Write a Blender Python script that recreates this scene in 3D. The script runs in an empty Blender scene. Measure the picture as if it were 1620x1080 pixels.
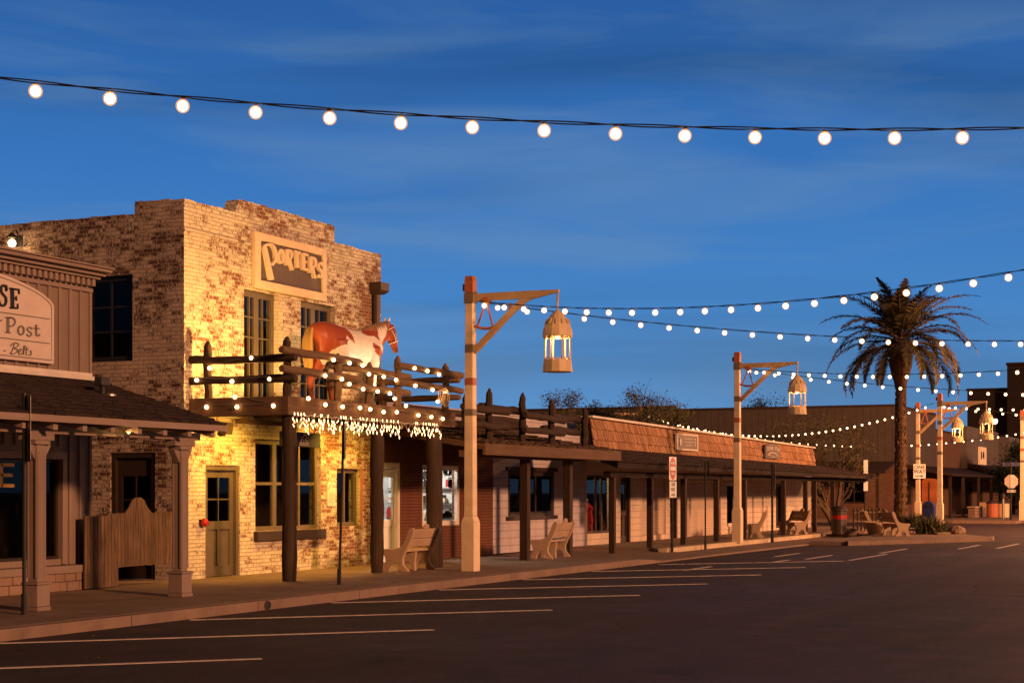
import bpy, bmesh, math, random
from mathutils import Vector, Matrix, noise as mnoise
R = math.radians
C = bpy.context.scene.collection
SC = bpy.context.scene
rnd = random.Random(7)

# ---------------------------------------------------------------- camera, sky, street key light, exposure
# world axes: X runs along the street, +Y into the shops, Z up; z = 0 is the pavement, the road lies at -0.15
TH = math.atan(1190 / 2600)
cam = bpy.data.cameras.new("camera")
cam_o = bpy.data.objects.new("camera", cam)
C.objects.link(cam_o)
cam_o.location = (0, 0, 1.67)
cam_o.rotation_euler = (R(90), 0, R(-90) + TH)
cam.sensor_width = 36
cam.lens = 36 * 2600 / 1620
cam.shift_y = 235 / 1620
cam.clip_start = 0.1
cam.clip_end = 3000
SC.camera = cam_o

W = bpy.data.worlds.new("World")
SC.world = W
W.use_nodes = True
KEY_EL, KEY_AZ = R(14), math.atan2(0.93, 0.36)          # the warm light travels along +X/+Y, down


def build_world():
    n, l = W.node_tree.nodes, W.node_tree.links
    bg = n['Background']
    tc = n.new('ShaderNodeTexCoord')
    sep = n.new('ShaderNodeSeparateXYZ')
    l.new(tc.outputs['Generated'], sep.inputs[0])
    ramp = n.new('ShaderNodeValToRGB')
    l.new(sep.outputs['Z'], ramp.inputs[0])
    els = ramp.color_ramp.elements
    stops = [(0.0, (.150, .320, .560)), (0.05, (.105, .285, .590)), (0.11, (.058, .215, .525)), (0.19, (.036, .162, .468)),
             (0.28, (.022, .105, .340)), (0.5, (.010, .032, .09)), (1.0, (.004, .010, .026))]
    els[0].position, els[0].color = stops[0][0], (*stops[0][1], 1)
    els[1].position, els[1].color = stops[-1][0], (*stops[-1][1], 1)
    for p, c in stops[1:-1]:
        e = els.new(p)
        e.color = (*c, 1)
    # the west (towards the vanishing street) keeps more afterglow than the east
    dot = n.new('ShaderNodeVectorMath'); dot.operation = 'DOT_PRODUCT'
    l.new(tc.outputs['Generated'], dot.inputs[0])
    dot.inputs[1].default_value = (.85, .5, 0)
    mr = n.new('ShaderNodeMapRange')
    l.new(dot.outputs['Value'], mr.inputs[0])
    for i, v in zip((1, 2, 3, 4), (-.7, .93, .04, 1.0)):
        mr.inputs[i].default_value = v
    # thin streaks of cirrus
    mp = n.new('ShaderNodeMapping')
    mp.inputs['Rotation'].default_value = (R(4), R(-5), R(25))
    mp.inputs['Scale'].default_value = (1.3, 2.2, 16)
    l.new(tc.outputs['Generated'], mp.inputs[0])
    nz = n.new('ShaderNodeTexNoise')
    nz.inputs['Scale'].default_value = 1.5
    nz.inputs['Detail'].default_value = 7
    nz.inputs['Roughness'].default_value = .52
    nz.inputs['Distortion'].default_value = .5
    l.new(mp.outputs[0], nz.inputs['Vector'])
    cr = n.new('ShaderNodeMapRange')
    l.new(nz.outputs['Fac'], cr.inputs[0])
    for i, v in zip((1, 2, 3, 4), (.44, .62, .0, 1.0)):
        cr.inputs[i].default_value = v
    mixc = n.new('ShaderNodeMix'); mixc.data_type = 'RGBA'
    l.new(cr.outputs[0], mixc.inputs[0])
    cl = n.new('ShaderNodeVectorMath'); cl.operation = 'MULTIPLY_ADD'
    l.new(ramp.outputs[0], cl.inputs[0])
    cl.inputs[1].default_value = (.62, .66, .72)
    cl.inputs[2].default_value = (.052, .088, .112)
    l.new(ramp.outputs[0], mixc.inputs[6])
    l.new(cl.outputs[0], mixc.inputs[7])
    # broad dim bands of higher cloud
    mp2 = n.new('ShaderNodeMapping')
    mp2.inputs['Rotation'].default_value = (R(-6), R(5), R(-20))
    mp2.inputs['Scale'].default_value = (.8, 1.0, 7)
    l.new(tc.outputs['Generated'], mp2.inputs[0])
    nz2 = n.new('ShaderNodeTexNoise')
    nz2.inputs['Scale'].default_value = 1.7
    nz2.inputs['Detail'].default_value = 5
    nz2.inputs['Distortion'].default_value = .8
    l.new(mp2.outputs[0], nz2.inputs['Vector'])
    cr2 = n.new('ShaderNodeMapRange')
    l.new(nz2.outputs['Fac'], cr2.inputs[0])
    for i, v in zip((1, 2, 3, 4), (.42, .64, 1.06, .80)):
        cr2.inputs[i].default_value = v
    dim = n.new('ShaderNodeVectorMath'); dim.operation = 'SCALE'
    l.new(mixc.outputs[2], dim.inputs[0])
    l.new(cr2.outputs[0], dim.inputs['Scale'])
    mul = n.new('ShaderNodeVectorMath'); mul.operation = 'SCALE'
    l.new(dim.outputs[0], mul.inputs[0])
    l.new(mr.outputs[0], mul.inputs['Scale'])
    sky = n.new('ShaderNodeTexSky')
    sky.sky_type = 'NISHITA'
    sky.sun_disc = False
    sky.sun_elevation = R(2)
    sky.sun_rotation = R(200)
    sky.ozone_density = 4
    sky.dust_density = 0
    sc2 = n.new('ShaderNodeVectorMath'); sc2.operation = 'SCALE'
    l.new(sky.outputs[0], sc2.inputs[0])
    sc2.inputs['Scale'].default_value = 0.008
    add = n.new('ShaderNodeVectorMath'); add.operation = 'ADD'
    l.new(mul.outputs[0], add.inputs[0])
    l.new(sc2.outputs[0], add.inputs[1])
    l.new(add.outputs[0], bg.inputs['Color'])
    bg.inputs['Strength'].default_value = 1.0


build_world()

sun = bpy.data.lights.new("sun", 'SUN')  # distant lamp standing in for unseen street lighting; the real sun is down
sun.energy = 3.4
sun.angle = R(4)
sun.color = (1, .46, .22)
street_key_o = bpy.data.objects.new("sun", sun)
C.objects.link(street_key_o)
street_key_o.rotation_euler = Vector((math.cos(KEY_AZ) * math.cos(KEY_EL), math.sin(KEY_AZ) * math.cos(KEY_EL), -math.sin(KEY_EL))).to_track_quat('-Z', 'Y').to_euler()

SC.view_settings.view_transform = 'Standard'
SC.view_settings.look = 'None'
SC.view_settings.exposure = 0
SC.view_settings.gamma = 1
SC.render.engine = 'CYCLES'
SC.cycles.use_denoising = True
SC.cycles.max_bounces = 6
SC.cycles.diffuse_bounces = 2
SC.cycles.glossy_bounces = 3
SC.cycles.transparent_max_bounces = 12
SC.cycles.sample_clamp_indirect = 4
SC.cycles.use_light_tree = True


def lamp(name, loc, power, color=(1, .6, .25), radius=.08, kind='POINT', target=None, angle=90, blend=.6):
    d = bpy.data.lights.new(name, kind)
    d.energy = power
    d.color = color
    d.shadow_soft_size = radius
    if kind == 'SPOT':
        d.spot_size = R(angle)
        d.spot_blend = blend
    o = bpy.data.objects.new(name, d)
    C.objects.link(o)
    o.location = loc
    if target:
        o.rotation_euler = (Vector(target) - Vector(loc)).to_track_quat('-Z', 'Y').to_euler()
    return o


# ---------------------------------------------------------------- object helpers
def tag(o, label=None, cat=None, group=None, kind=None):
    if label: o['label'] = label
    if cat: o['category'] = cat
    if group: o['group'] = group
    if kind: o['kind'] = kind
    return o


def thing(name, label, cat, loc=(0, 0, 0), rotz=0, group=None):
    o = bpy.data.objects.new(name, None)
    C.objects.link(o)
    o.empty_display_size = .2
    o.location = loc
    o.rotation_euler = (0, 0, rotz)
    return tag(o, label, cat, group)


def copy_tree(o, parent=None):
    c = o.copy()
    C.objects.link(c)
    if parent: c.parent = parent
    for ch in list(o.children):
        copy_tree(ch, c)
    return c


def root_of(o):
    while o.parent: o = o.parent
    return o


class MB:
    """collects shapes and links them as ONE mesh object"""

    def __init__(s, T=None):
        s.v, s.f, s.m, s.uv, s.T = [], [], [], [], T

    def add(s, vs, fs, m=0, uvs=None):
        b = len(s.v)
        if s.T: vs = [s.T(*p) for p in vs]
        s.v += [tuple(p) for p in vs]
        for i, f in enumerate(fs):
            s.f.append(tuple(b + k for k in f))
            s.m.append(m)
            s.uv.append(uvs[i] if uvs else None)

    def box(s, x0, x1, y0, y1, z0, z1, m=0):
        if x0 > x1: x0, x1 = x1, x0
        if y0 > y1: y0, y1 = y1, y0
        if z0 > z1: z0, z1 = z1, z0
        v = [(x0, y0, z0), (x1, y0, z0), (x1, y1, z0), (x0, y1, z0), (x0, y0, z1), (x1, y0, z1), (x1, y1, z1), (x0, y1, z1)]
        s.add(v, [(0, 3, 2, 1), (4, 5, 6, 7), (0, 1, 5, 4), (1, 2, 6, 5), (2, 3, 7, 6), (3, 0, 4, 7)], m)

    def hexa(s, bottom, top, m=0):
        """solid from 4 bottom points and 4 top points (counter-clockwise)"""
        s.add(list(bottom) + list(top), [(0, 3, 2, 1), (4, 5, 6, 7), (0, 1, 5, 4), (1, 2, 6, 5), (2, 3, 7, 6), (3, 0, 4, 7)], m)

    def quad(s, a, b, c, d, m=0):
        s.add([a, b, c, d], [(0, 1, 2, 3)], m)

    def prism(s, poly, d0, d1, to3, m=0):
        """poly (2-D) extruded between depths d0 and d1; to3(u, w, d) -> xyz"""
        n = len(poly)
        a = sum(poly[i][0] * poly[(i + 1) % n][1] - poly[(i + 1) % n][0] * poly[i][1] for i in range(n))
        if a < 0: poly = poly[::-1]
        v = [to3(u, w, d0) for u, w in poly] + [to3(u, w, d1) for u, w in poly]
        f = [tuple(range(n)), tuple(range(2 * n - 1, n - 1, -1))]
        f += [(i, n + i, n + (i + 1) % n, (i + 1) % n) for i in range(n)]
        s.add(v, f, m)

    def tube(s, pts, rad, n=8, m=0, cap=True, squash=None):
        """tube through points with a radius each (or one radius); uv = (around, along)"""
        pts = [Vector(p) for p in pts]
        k = len(pts)
        if not isinstance(rad, (list, tuple)): rad = [rad] * k
        vs, ln, up = [], [0], None
        for i, p in enumerate(pts):
            t = (pts[min(i + 1, k - 1)] - pts[max(i - 1, 0)])
            t = t.normalized() if t.length > 1e-9 else Vector((0, 0, 1))
            if up is None:
                up = Vector((0, 0, 1)) if abs(t.z) < .9 else Vector((0, 1, 0))
            a = t.cross(up)
            if a.length < 1e-6: a = t.orthogonal()
            a.normalize()
            b = a.cross(t).normalized()
            up = b
            for j in range(n):
                q = 2 * math.pi * j / n
                vs.append(p + a * (rad[i] * math.cos(q)) + b * (rad[i] * math.sin(q) * (squash or 1)))
            if i: ln.append(ln[-1] + (p - pts[i - 1]).length)
        fs, uvs = [], []
        r0 = max(rad)
        for i in range(k - 1):
            for j in range(n):
                fs.append((i * n + j, i * n + (j + 1) % n, (i + 1) * n + (j + 1) % n, (i + 1) * n + j))
                u0, u1 = 6.28 * r0 * j / n, 6.28 * r0 * (j + 1) / n
                uvs.append([(u0, ln[i]), (u1, ln[i]), (u1, ln[i + 1]), (u0, ln[i + 1])])
        if cap:
            fs += [tuple(range(n - 1, -1, -1)), tuple((k - 1) * n + j for j in range(n))]
            uvs += [[(.03 * math.cos(6.28 * j / n), .03 * math.sin(6.28 * j / n)) for j in range(n)]] * 2
        s.add(vs, fs, m, uvs)

    def log(s, p0, p1, r, n=9, m=0, seed=None, seg=7, wig=.22):
        """a slightly crooked, knobbly log"""
        q = random.Random(seed if seed is not None else rnd.random())
        p0, p1 = Vector(p0), Vector(p1)
        pts, rs = [], []
        for i in range(seg + 1):
            t = i / seg
            w = r * wig
            pts.append(p0.lerp(p1, t) + Vector((q.uniform(-w, w), q.uniform(-w, w), q.uniform(-w, w))) * (1 if 0 < i < seg else .3))
            rs.append(r * q.uniform(.9, 1.1) * (1 if 0 < i < seg else .93))
        d = (p1 - p0).normalized() * r * .25
        s.tube([pts[0] - d * .6] + pts + [pts[-1] + d * .6], [r * .75] + rs + [r * .75], n, m)

    def lathe(s, prof, c=(0, 0, 0), n=16, m=0, ax=None):
        vs, fs, uvs = [], [], []
        for r, z in prof:
            for j in range(n):
                a = 2 * math.pi * j / n
                vs.append((c[0] + r * math.cos(a), c[1] + r * math.sin(a), c[2] + z))
        k = len(prof)
        for i in range(k - 1):
            for j in range(n):
                fs.append((i * n + j, i * n + (j + 1) % n, (i + 1) * n + (j + 1) % n, (i + 1) * n + j))
                rr = max(prof[i][0], prof[i + 1][0])
                uvs.append([(6.28 * rr * j / n, prof[i][1]), (6.28 * rr * (j + 1) / n, prof[i][1]),
                            (6.28 * rr * (j + 1) / n, prof[i + 1][1]), (6.28 * rr * j / n, prof[i + 1][1])])
        fs += [tuple(range(n - 1, -1, -1)), tuple((k - 1) * n + j for j in range(n))]
        uvs += [[(0, 0)] * n] * 2
        s.add(vs, fs, m, uvs)

    def sphere(s, c, r, n=10, k=6, m=0, sz=1.0):
        prof = [(r * math.sin(math.pi * i / k), -r * sz * math.cos(math.pi * i / k)) for i in range(k + 1)]
        prof[0] = (r * .02, -r * sz)
        prof[-1] = (r * .02, r * sz)
        s.lathe(prof, c, n, m)

    def ribbon(s, pts, w, to3, d0, d1, m=0):
        """a stroke of a letter: a polyline of width w (or widths), extruded"""
        k = len(pts)
        if not isinstance(w, (list, tuple)): w = [w] * k
        L, Rr = [], []
        for i in range(k):
            a, b = pts[max(i - 1, 0)], pts[min(i + 1, k - 1)]
            dx, dy = b[0] - a[0], b[1] - a[1]
            q = math.hypot(dx, dy) or 1
            nx, ny = -dy / q * w[i] / 2, dx / q * w[i] / 2
            L.append((pts[i][0] + nx, pts[i][1] + ny))
            Rr.append((pts[i][0] - nx, pts[i][1] - ny))
        vs = []
        for i in range(k):
            vs += [to3(*L[i], d0), to3(*Rr[i], d0), to3(*Rr[i], d1), to3(*L[i], d1)]
        fs = []
        for i in range(k - 1):
            for j in range(4):
                fs.append((4 * i + j, 4 * i + (j + 1) % 4, 4 * i + 4 + (j + 1) % 4, 4 * i + 4 + j))
        fs += [(3, 2, 1, 0), tuple(4 * (k - 1) + j for j in range(4))]
        s.add(vs, fs, m)

    def text(s, body, size, to3, d0, d1, m=0, bold=.0, shear=0, width=1.0, align='CENTER'):
        cu = bpy.data.curves.new("lettering", 'FONT')
        cu.body = body
        cu.size = size
        cu.offset = bold
        cu.shear = shear
        cu.align_x = align
        cu.align_y = 'CENTER'
        cu.resolution_u = 3
        to = bpy.data.objects.new("lettering", cu)
        C.objects.link(to)
        bpy.context.view_layer.update()
        me = bpy.data.meshes.new_from_object(to.evaluated_get(bpy.context.evaluated_depsgraph_get()))
        bm = bmesh.new()
        bm.from_mesh(me)
        r = bmesh.ops.extrude_face_region(bm, geom=bm.faces[:])
        top = {g for g in r['geom'] if isinstance(g, bmesh.types.BMVert)}
        bm.verts.index_update()
        vs = [to3(v.co.x * width, v.co.y, d1 if v in top else d0) for v in bm.verts]
        fs = [[v.index for v in f.verts] for f in bm.faces]
        s.add(vs, fs, m)
        bm.free()
        bpy.data.objects.remove(to)
        bpy.data.curves.remove(cu)
        bpy.data.meshes.remove(me)

    def mesh(s, name, mats, off=(0, 0, 0), smooth=False):
        me = bpy.data.meshes.new(name)
        me.from_pydata([(v[0] - off[0], v[1] - off[1], v[2] - off[2]) for v in s.v], [], s.f)
        for mm in (mats if isinstance(mats, (list, tuple)) else [mats]): me.materials.append(mm)
        uvl = me.uv_layers.new(name="UVMap")
        for p in me.polygons:
            p.material_index = s.m[p.index]
            p.use_smooth = smooth
            u = s.uv[p.index]
            if u:
                for k, li in enumerate(p.loop_indices): uvl.data[li].uv = u[k]
            else:
                n = p.normal
                ax = max(range(3), key=lambda i: abs(n[i]))
                for li, vi in zip(p.loop_indices, p.vertices):
                    c = s.v[vi if False else me.loops[li].vertex_index]
                    uvl.data[li].uv = (c[1], c[2]) if ax == 0 else ((c[0], c[2]) if ax == 1 else (c[0], c[1]))
        return me

    def build(s, name, mats, parent=None, smooth=False, bevel=0, label=None, local=False):
        off = (0, 0, 0)
        if parent is not None and not local:
            off = root_of(parent).location
        me = s.mesh(name, mats, off, smooth)
        bm = bmesh.new()
        bm.from_mesh(me)
        bmesh.ops.recalc_face_normals(bm, faces=bm.faces)
        bm.to_mesh(me)
        bm.free()
        o = bpy.data.objects.new(name, me)
        C.objects.link(o)
        if parent is not None: o.parent = parent
        if bevel:
            b = o.modifiers.new("bevel", 'BEVEL')
            b.width = bevel
            b.segments = 2
            b.limit_method = 'ANGLE'
            b.angle_limit = R(40)
        if label: o['label'] = label
        return o


def front(y):                                    # a wall facing the street: u = X, w = Z, d = depth into the building
    return lambda u, w, d: (u, y + d, w)


def side(x):                                     # a wall facing -X: u = Y
    return lambda u, w, d: (x + d, u, w)


# ---------------------------------------------------------------- materials
class N:
    def __init__(s, name):
        s.mat = bpy.data.materials.new(name)
        s.mat.use_nodes = True
        s.t = s.mat.node_tree
        s.b = s.t.nodes['Principled BSDF']
        s.tc = s.new('ShaderNodeTexCoord')

    def new(s, k, **kw):
        n = s.t.nodes.new(k)
        for a, v in kw.items(): setattr(n, a, v)
        return n

    def link(s, a, b): s.t.links.new(a, b)

    def vec(s, scale=(1, 1, 1), src='UV'):
        mp = s.new('ShaderNodeMapping')
        s.link(s.tc.outputs[src], mp.inputs[0])
        mp.inputs['Scale'].default_value = scale
        return mp.outputs[0]

    def noise(s, scale, detail=5, rough=.55, vec=None, dist=0):
        n = s.new('ShaderNodeTexNoise')
        n.inputs['Scale'].default_value = scale
        n.inputs['Detail'].default_value = detail
        n.inputs['Roughness'].default_value = rough
        n.inputs['Distortion'].default_value = dist
        s.link(vec if vec is not None else s.tc.outputs['UV'], n.inputs['Vector'])
        return n.outputs['Fac']

    def rng(s, v, a, b, c=0.0, d=1.0):
        n = s.new('ShaderNodeMapRange')
        s.link(v, n.inputs[0])
        for i, q in zip((1, 2, 3, 4), (a, b, c, d)): n.inputs[i].default_value = q
        return n.outputs[0]

    def math(s, op, a, b=None, clamp=False):
        n = s.new('ShaderNodeMath', operation=op)
        n.use_clamp = clamp
        for i, q in enumerate((a, b)):
            if q is None: continue
            if isinstance(q, (int, float)): n.inputs[i].default_value = q
            else: s.link(q, n.inputs[i])
        return n.outputs[0]

    def mix(s, f, a, b, mode='MIX'):
        n = s.new('ShaderNodeMix', data_type='RGBA', blend_type=mode)
        for i, q in ((0, f), (6, a), (7, b)):
            if isinstance(q, (int, float)): n.inputs[i].default_value = q
            elif isinstance(q, tuple): n.inputs[i].default_value = (*q[:3], 1)
            else: s.link(q, n.inputs[i])
        return n.outputs[2]

    def bump(s, h, dist=.01, strength=.6):
        n = s.new('ShaderNodeBump')
        n.inputs['Strength'].default_value = strength
        n.inputs['Distance'].default_value = dist
        s.link(h, n.inputs['Height'])
        s.link(n.outputs[0], s.b.inputs['Normal'])

    def done(s, color, rough=.8, spec=.3, metal=0):
        if isinstance(color, tuple): s.b.inputs['Base Color'].default_value = (*color[:3], 1)
        else: s.link(color, s.b.inputs['Base Color'])
        if isinstance(rough, (int, float)): s.b.inputs['Roughness'].default_value = rough
        else: s.link(rough, s.b.inputs['Roughness'])
        s.b.inputs['Specular IOR Level'].default_value = spec
        s.b.inputs['Metallic'].default_value = metal
        return s.mat


def sc3(c, k): return tuple(x * k for x in c)


def m_plain(name, c, rough=.7, var=.25, scale=6, bump=.004, spec=.3, metal=0, src='UV'):
    q = N(name)
    v = q.vec((1, 1, 1), src)
    a = q.noise(scale, 6, .6, v)
    b = q.noise(scale * 9, 4, .6, v)
    col = q.mix(q.rng(a, .3, .7), sc3(c, 1 - var), sc3(c, 1 + var * .6))
    col = q.mix(q.math('MULTIPLY', q.rng(b, .45, .75), .35), col, sc3(c, 1 - var * 1.4))
    if bump: q.bump(q.math('ADD', a, q.math('MULTIPLY', b, .5)), bump, .5)
    return q.done(col, rough, spec, metal)


def m_wood(name, c, c2, grain='v', rough=.8, knots=True, bump=.006, plank=0):
    """wood with its grain along u or v"""
    q = N(name)
    s1 = (22, 1.1, 1) if grain == 'v' else (1.1, 22, 1)
    s2 = (70, 3, 1) if grain == 'v' else (3, 70, 1)
    a = q.noise(1.0, 6, .6, q.vec(s1), .6)
    b = q.noise(1.0, 4, .65, q.vec(s2), .2)
    g = q.noise(1.7, 4, .5)
    h = q.math('ADD', q.math('MULTIPLY', a, .6), q.math('MULTIPLY', b, .4))
    col = q.mix(q.rng(h, .36, .64), c2, c)
    col = q.mix(q.math('MULTIPLY', q.rng(g, .4, .7), .45), col, sc3(c2, .8))
    isl = q.new('ShaderNodeNewGeometry').outputs['Random Per Island']
    col = q.mix(q.math('MULTIPLY', isl, .45), col, sc3(c2, .75))
    q.bump(h, bump, .7)
    return q.done(col, rough, .25)


def m_brick(name, paint, b1, b2, mortar, wear_lo, wear_hi, bw=.215, bh=.075, grade=None, mort=.42):
    """old brickwork with worn paint: paint survives where the wear noise is low"""
    q = N(name)
    br = q.new('ShaderNodeTexBrick')
    wob = q.noise(9, 3, .5)
    vv = q.new('ShaderNodeVectorMath', operation='MULTIPLY_ADD')
    cmb = q.new('ShaderNodeCombineXYZ')
    q.link(wob, cmb.inputs[0]); q.link(wob, cmb.inputs[1])
    q.link(cmb.outputs[0], vv.inputs[0])
    vv.inputs[1].default_value = (.022, .020, 0)
    q.link(q.tc.outputs['UV'], vv.inputs[2])
    q.link(vv.outputs[0], br.inputs['Vector'])
    br.inputs['Scale'].default_value = 1
    br.inputs['Brick Width'].default_value = bw
    br.inputs['Row Height'].default_value = bh
    br.inputs['Mortar Size'].default_value = .008
    br.inputs['Mortar Smooth'].default_value = .3
    br.inputs['Color1'].default_value = (0, 0, 0, 1)
    br.inputs['Color2'].default_value = (1, 1, 1, 1)
    br.inputs['Mortar'].default_value = (.5, .5, .5, 1)
    big = q.noise(.55, 3, .5)
    mid = q.noise(3.2, 6, .62)
    fine = q.noise(17, 6, .72, q.vec((1.5, .75, 1)))
    per = br.outputs['Color']
    brick = q.mix(per, b1, b2)
    brick = q.mix(q.rng(fine, .35, .7), brick, sc3(b1, .6))
    brick = q.mix(q.math('MULTIPLY', br.outputs['Fac'], .8), brick, mortar)
    w = q.math('ADD', q.math('MULTIPLY', big, .42), q.math('MULTIPLY', mid, .42))
    w = q.math('ADD', w, q.math('MULTIPLY', fine, .62))
    w = q.math('ADD', w, q.math('MULTIPLY', per, .12))
    w = q.math('SUBTRACT', w, q.math('MULTIPLY', br.outputs['Fac'], .10))
    if grade:                                       # paint lasts longer on the sheltered part of the wall
        sp = q.new('ShaderNodeSeparateXYZ')
        q.link(q.tc.outputs['UV'], sp.inputs[0])
        w = q.math('ADD', w, q.rng(sp.outputs[grade[0]], grade[1], grade[2], grade[3], grade[4]))
    worn = q.rng(w, wear_lo, wear_hi)
    dirt = q.noise(1.3, 6, .6, q.vec((2.5, .7, 1)))
    pc = q.mix(q.rng(dirt, .35, .75), paint, sc3(paint, .72))
    pc = q.mix(q.math('MULTIPLY', q.rng(per, .1, .95), .13 if mort > .3 else .05), pc, sc3(paint, .66))
    pc = q.mix(q.math('MULTIPLY', q.rng(fine, .46, .66), .20 if mort > .3 else .08), pc, (paint[0] * .62, paint[1] * .47, paint[2] * .38))
    pc = q.mix(q.math('MULTIPLY', br.outputs['Fac'], mort), pc, sc3(paint, .22))
    col = q.mix(worn, pc, brick)
    h = q.math('SUBTRACT', q.math('MULTIPLY', fine, .5), q.math('MULTIPLY', br.outputs['Fac'], 1.0))
    h = q.math('SUBTRACT', h, q.math('MULTIPLY', worn, .35))
    q.bump(h, .022, 1.0)
    return q.done(col, .88, .2)


def m_island(name, c, c2, grain='v', rough=.85):
    """wooden shakes: every shake its own tone"""
    q = N(name)
    isl = q.new('ShaderNodeNewGeometry').outputs['Random Per Island']
    s1 = (45, 2.2, 1) if grain == 'v' else (2.2, 45, 1)
    a = q.noise(1, 5, .65, q.vec(s1), .3)
    col = q.mix(isl, c, c2)
    col = q.mix(q.rng(a, .38, .66), sc3(c2, .55), col)
    q.bump(a, .008, .8)
    return q.done(col, rough, .15)


def m_emit(name, c, strength):
    m = bpy.data.materials.new(name)
    m.use_nodes = True
    b = m.node_tree.nodes['Principled BSDF']
    b.inputs['Base Color'].default_value = (*c, 1)
    b.inputs['Emission Color'].default_value = (*c, 1)
    b.inputs['Emission Strength'].default_value = strength
    b.inputs['Roughness'].default_value = .3
    return m


def m_glass(name, tint=(.9, .93, .95), reflect=.65):
    m = bpy.data.materials.new(name)
    m.use_nodes = True
    t = m.node_tree
    t.nodes.remove(t.nodes['Principled BSDF'])
    out = t.nodes['Material Output']
    tr = t.nodes.new('ShaderNodeBsdfTransparent')
    tr.inputs[0].default_value = (*tint, 1)
    gl = t.nodes.new('ShaderNodeBsdfGlossy')
    gl.inputs['Roughness'].default_value = .02
    gl.inputs['Color'].default_value = (reflect, reflect, reflect, 1)
    fr = t.nodes.new('ShaderNodeFresnel')
    fr.inputs[0].default_value = 1.5
    mx = t.nodes.new('ShaderNodeMixShader')
    ge = t.nodes.new('ShaderNodeNewGeometry')            # the inner face of a pane only lets light through
    m1 = t.nodes.new('ShaderNodeMath'); m1.operation = 'SUBTRACT'
    m1.inputs[0].default_value = 1
    t.links.new(ge.outputs['Backfacing'], m1.inputs[1])
    m2 = t.nodes.new('ShaderNodeMath'); m2.operation = 'MULTIPLY'
    t.links.new(fr.outputs[0], m2.inputs[0])
    t.links.new(m1.outputs[0], m2.inputs[1])
    t.links.new(m2.outputs[0], mx.inputs[0])
    t.links.new(tr.outputs[0], mx.inputs[1])
    t.links.new(gl.outputs[0], mx.inputs[2])
    t.links.new(mx.outputs[0], out.inputs[0])
    return m


def m_asphalt():
    q = N("asphalt")
    big = q.noise(.16, 4, .55)
    mid = q.noise(1.4, 5, .6)
    tyre = q.noise(1.0, 4, .55, q.vec((.07, .8, 1)))
    grit = q.noise(130, 3, .7)
    vo = q.new('ShaderNodeTexVoronoi', feature='F1')
    vo.inputs['Scale'].default_value = 55
    q.link(q.tc.outputs['UV'], vo.inputs['Vector'])
    col = q.mix(q.rng(grit, .3, .75), (.014, .007, .0045), (.080, .040, .026))
    col = q.mix(q.math('MULTIPLY', q.rng(tyre, .42, .62), .8), col, (.018, .011, .010))
    col = q.mix(q.math('MULTIPLY', q.rng(mid, .48, .68), .6), col, (.092, .046, .030))
    col = q.mix(q.math('MULTIPLY', q.rng(big, .45, .65), .5), col, (.050, .026, .017))
    oil = q.rng(q.noise(.75, 3, .5, q.vec((1, 1.6, 1))), .60, .72)
    col = q.mix(q.math('MULTIPLY', oil, .7), col, (.010, .007, .006))
    gr2 = q.noise(34, 4, .7)
    col = q.mix(q.math('MULTIPLY', q.rng(gr2, .52, .72), .45), col, (.10, .062, .05))
    # fine wandering cracks
    ck = q.new('ShaderNodeTexVoronoi', feature='DISTANCE_TO_EDGE')
    ck.inputs['Scale'].default_value = .16
    wv = q.new('ShaderNodeVectorMath', operation='MULTIPLY_ADD')
    nn = q.new('ShaderNodeTexNoise')
    nn.inputs['Scale'].default_value = 1.1
    nn.inputs['Detail'].default_value = 6
    q.link(q.tc.outputs['UV'], nn.inputs['Vector'])
    q.link(nn.outputs['Color'], wv.inputs[0])
    wv.inputs[1].default_value = (1.6, 1.6, 0)
    q.link(q.tc.outputs['UV'], wv.inputs[2])
    q.link(wv.outputs[0], ck.inputs['Vector'])
    crack = q.rng(ck.outputs['Distance'], .0, .0035, 1, 0)
    col = q.mix(q.math('MULTIPLY', crack, .8), col, (.010, .008, .007))
    peb = q.rng(q.noise(14, 2, .5), .74, .78)
    col = q.mix(q.math('MULTIPLY', peb, .5), col, (.16, .13, .11))
    h = q.math('ADD', q.math('MULTIPLY', vo.outputs['Distance'], .6), grit)
    h = q.math('ADD', h, q.math('MULTIPLY', gr2, 1.3))
    q.bump(h, .022, 1.0)
    return q.done(col, q.rng(big, .3, .7, .62, .85), .35)


def m_concrete(name, c, joints=None):
    q = N(name)
    a = q.noise(.9, 6, .6)
    st = q.noise(3.5, 6, .65)
    f = q.noise(70, 4, .7)
    col = q.mix(q.rng(a, .3, .7), sc3(c, .68), sc3(c, 1.12))
    col = q.mix(q.math('MULTIPLY', q.rng(st, .52, .72), .6), col, sc3(c, .48))
    col = q.mix(q.math('MULTIPLY', q.rng(f, .5, .8), .4), col, sc3(c, .55))
    h = q.math('ADD', q.math('MULTIPLY', f, .5), a)
    if joints:
        sp = q.new('ShaderNodeSeparateXYZ')
        q.link(q.tc.outputs['UV'], sp.inputs[0])
        jm = None
        for axis, pitch, ofs in joints:
            w = q.math('ADD', sp.outputs[axis], ofs)
            w = q.math('MODULO', q.math('ADD', w, 1000 * pitch), pitch)
            e = q.rng(q.math('MINIMUM', w, q.math('SUBTRACT', pitch, w)), .006, .014, 1, 0)
            jm = e if jm is None else q.math('MAXIMUM', jm, e)
        col = q.mix(q.math('MULTIPLY', jm, .75), col, sc3(c, .18))
        h = q.math('SUBTRACT', h, q.math('MULTIPLY', jm, 2))
    q.bump(h, .006, .6)
    return q.done(col, .85, .25)


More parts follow.
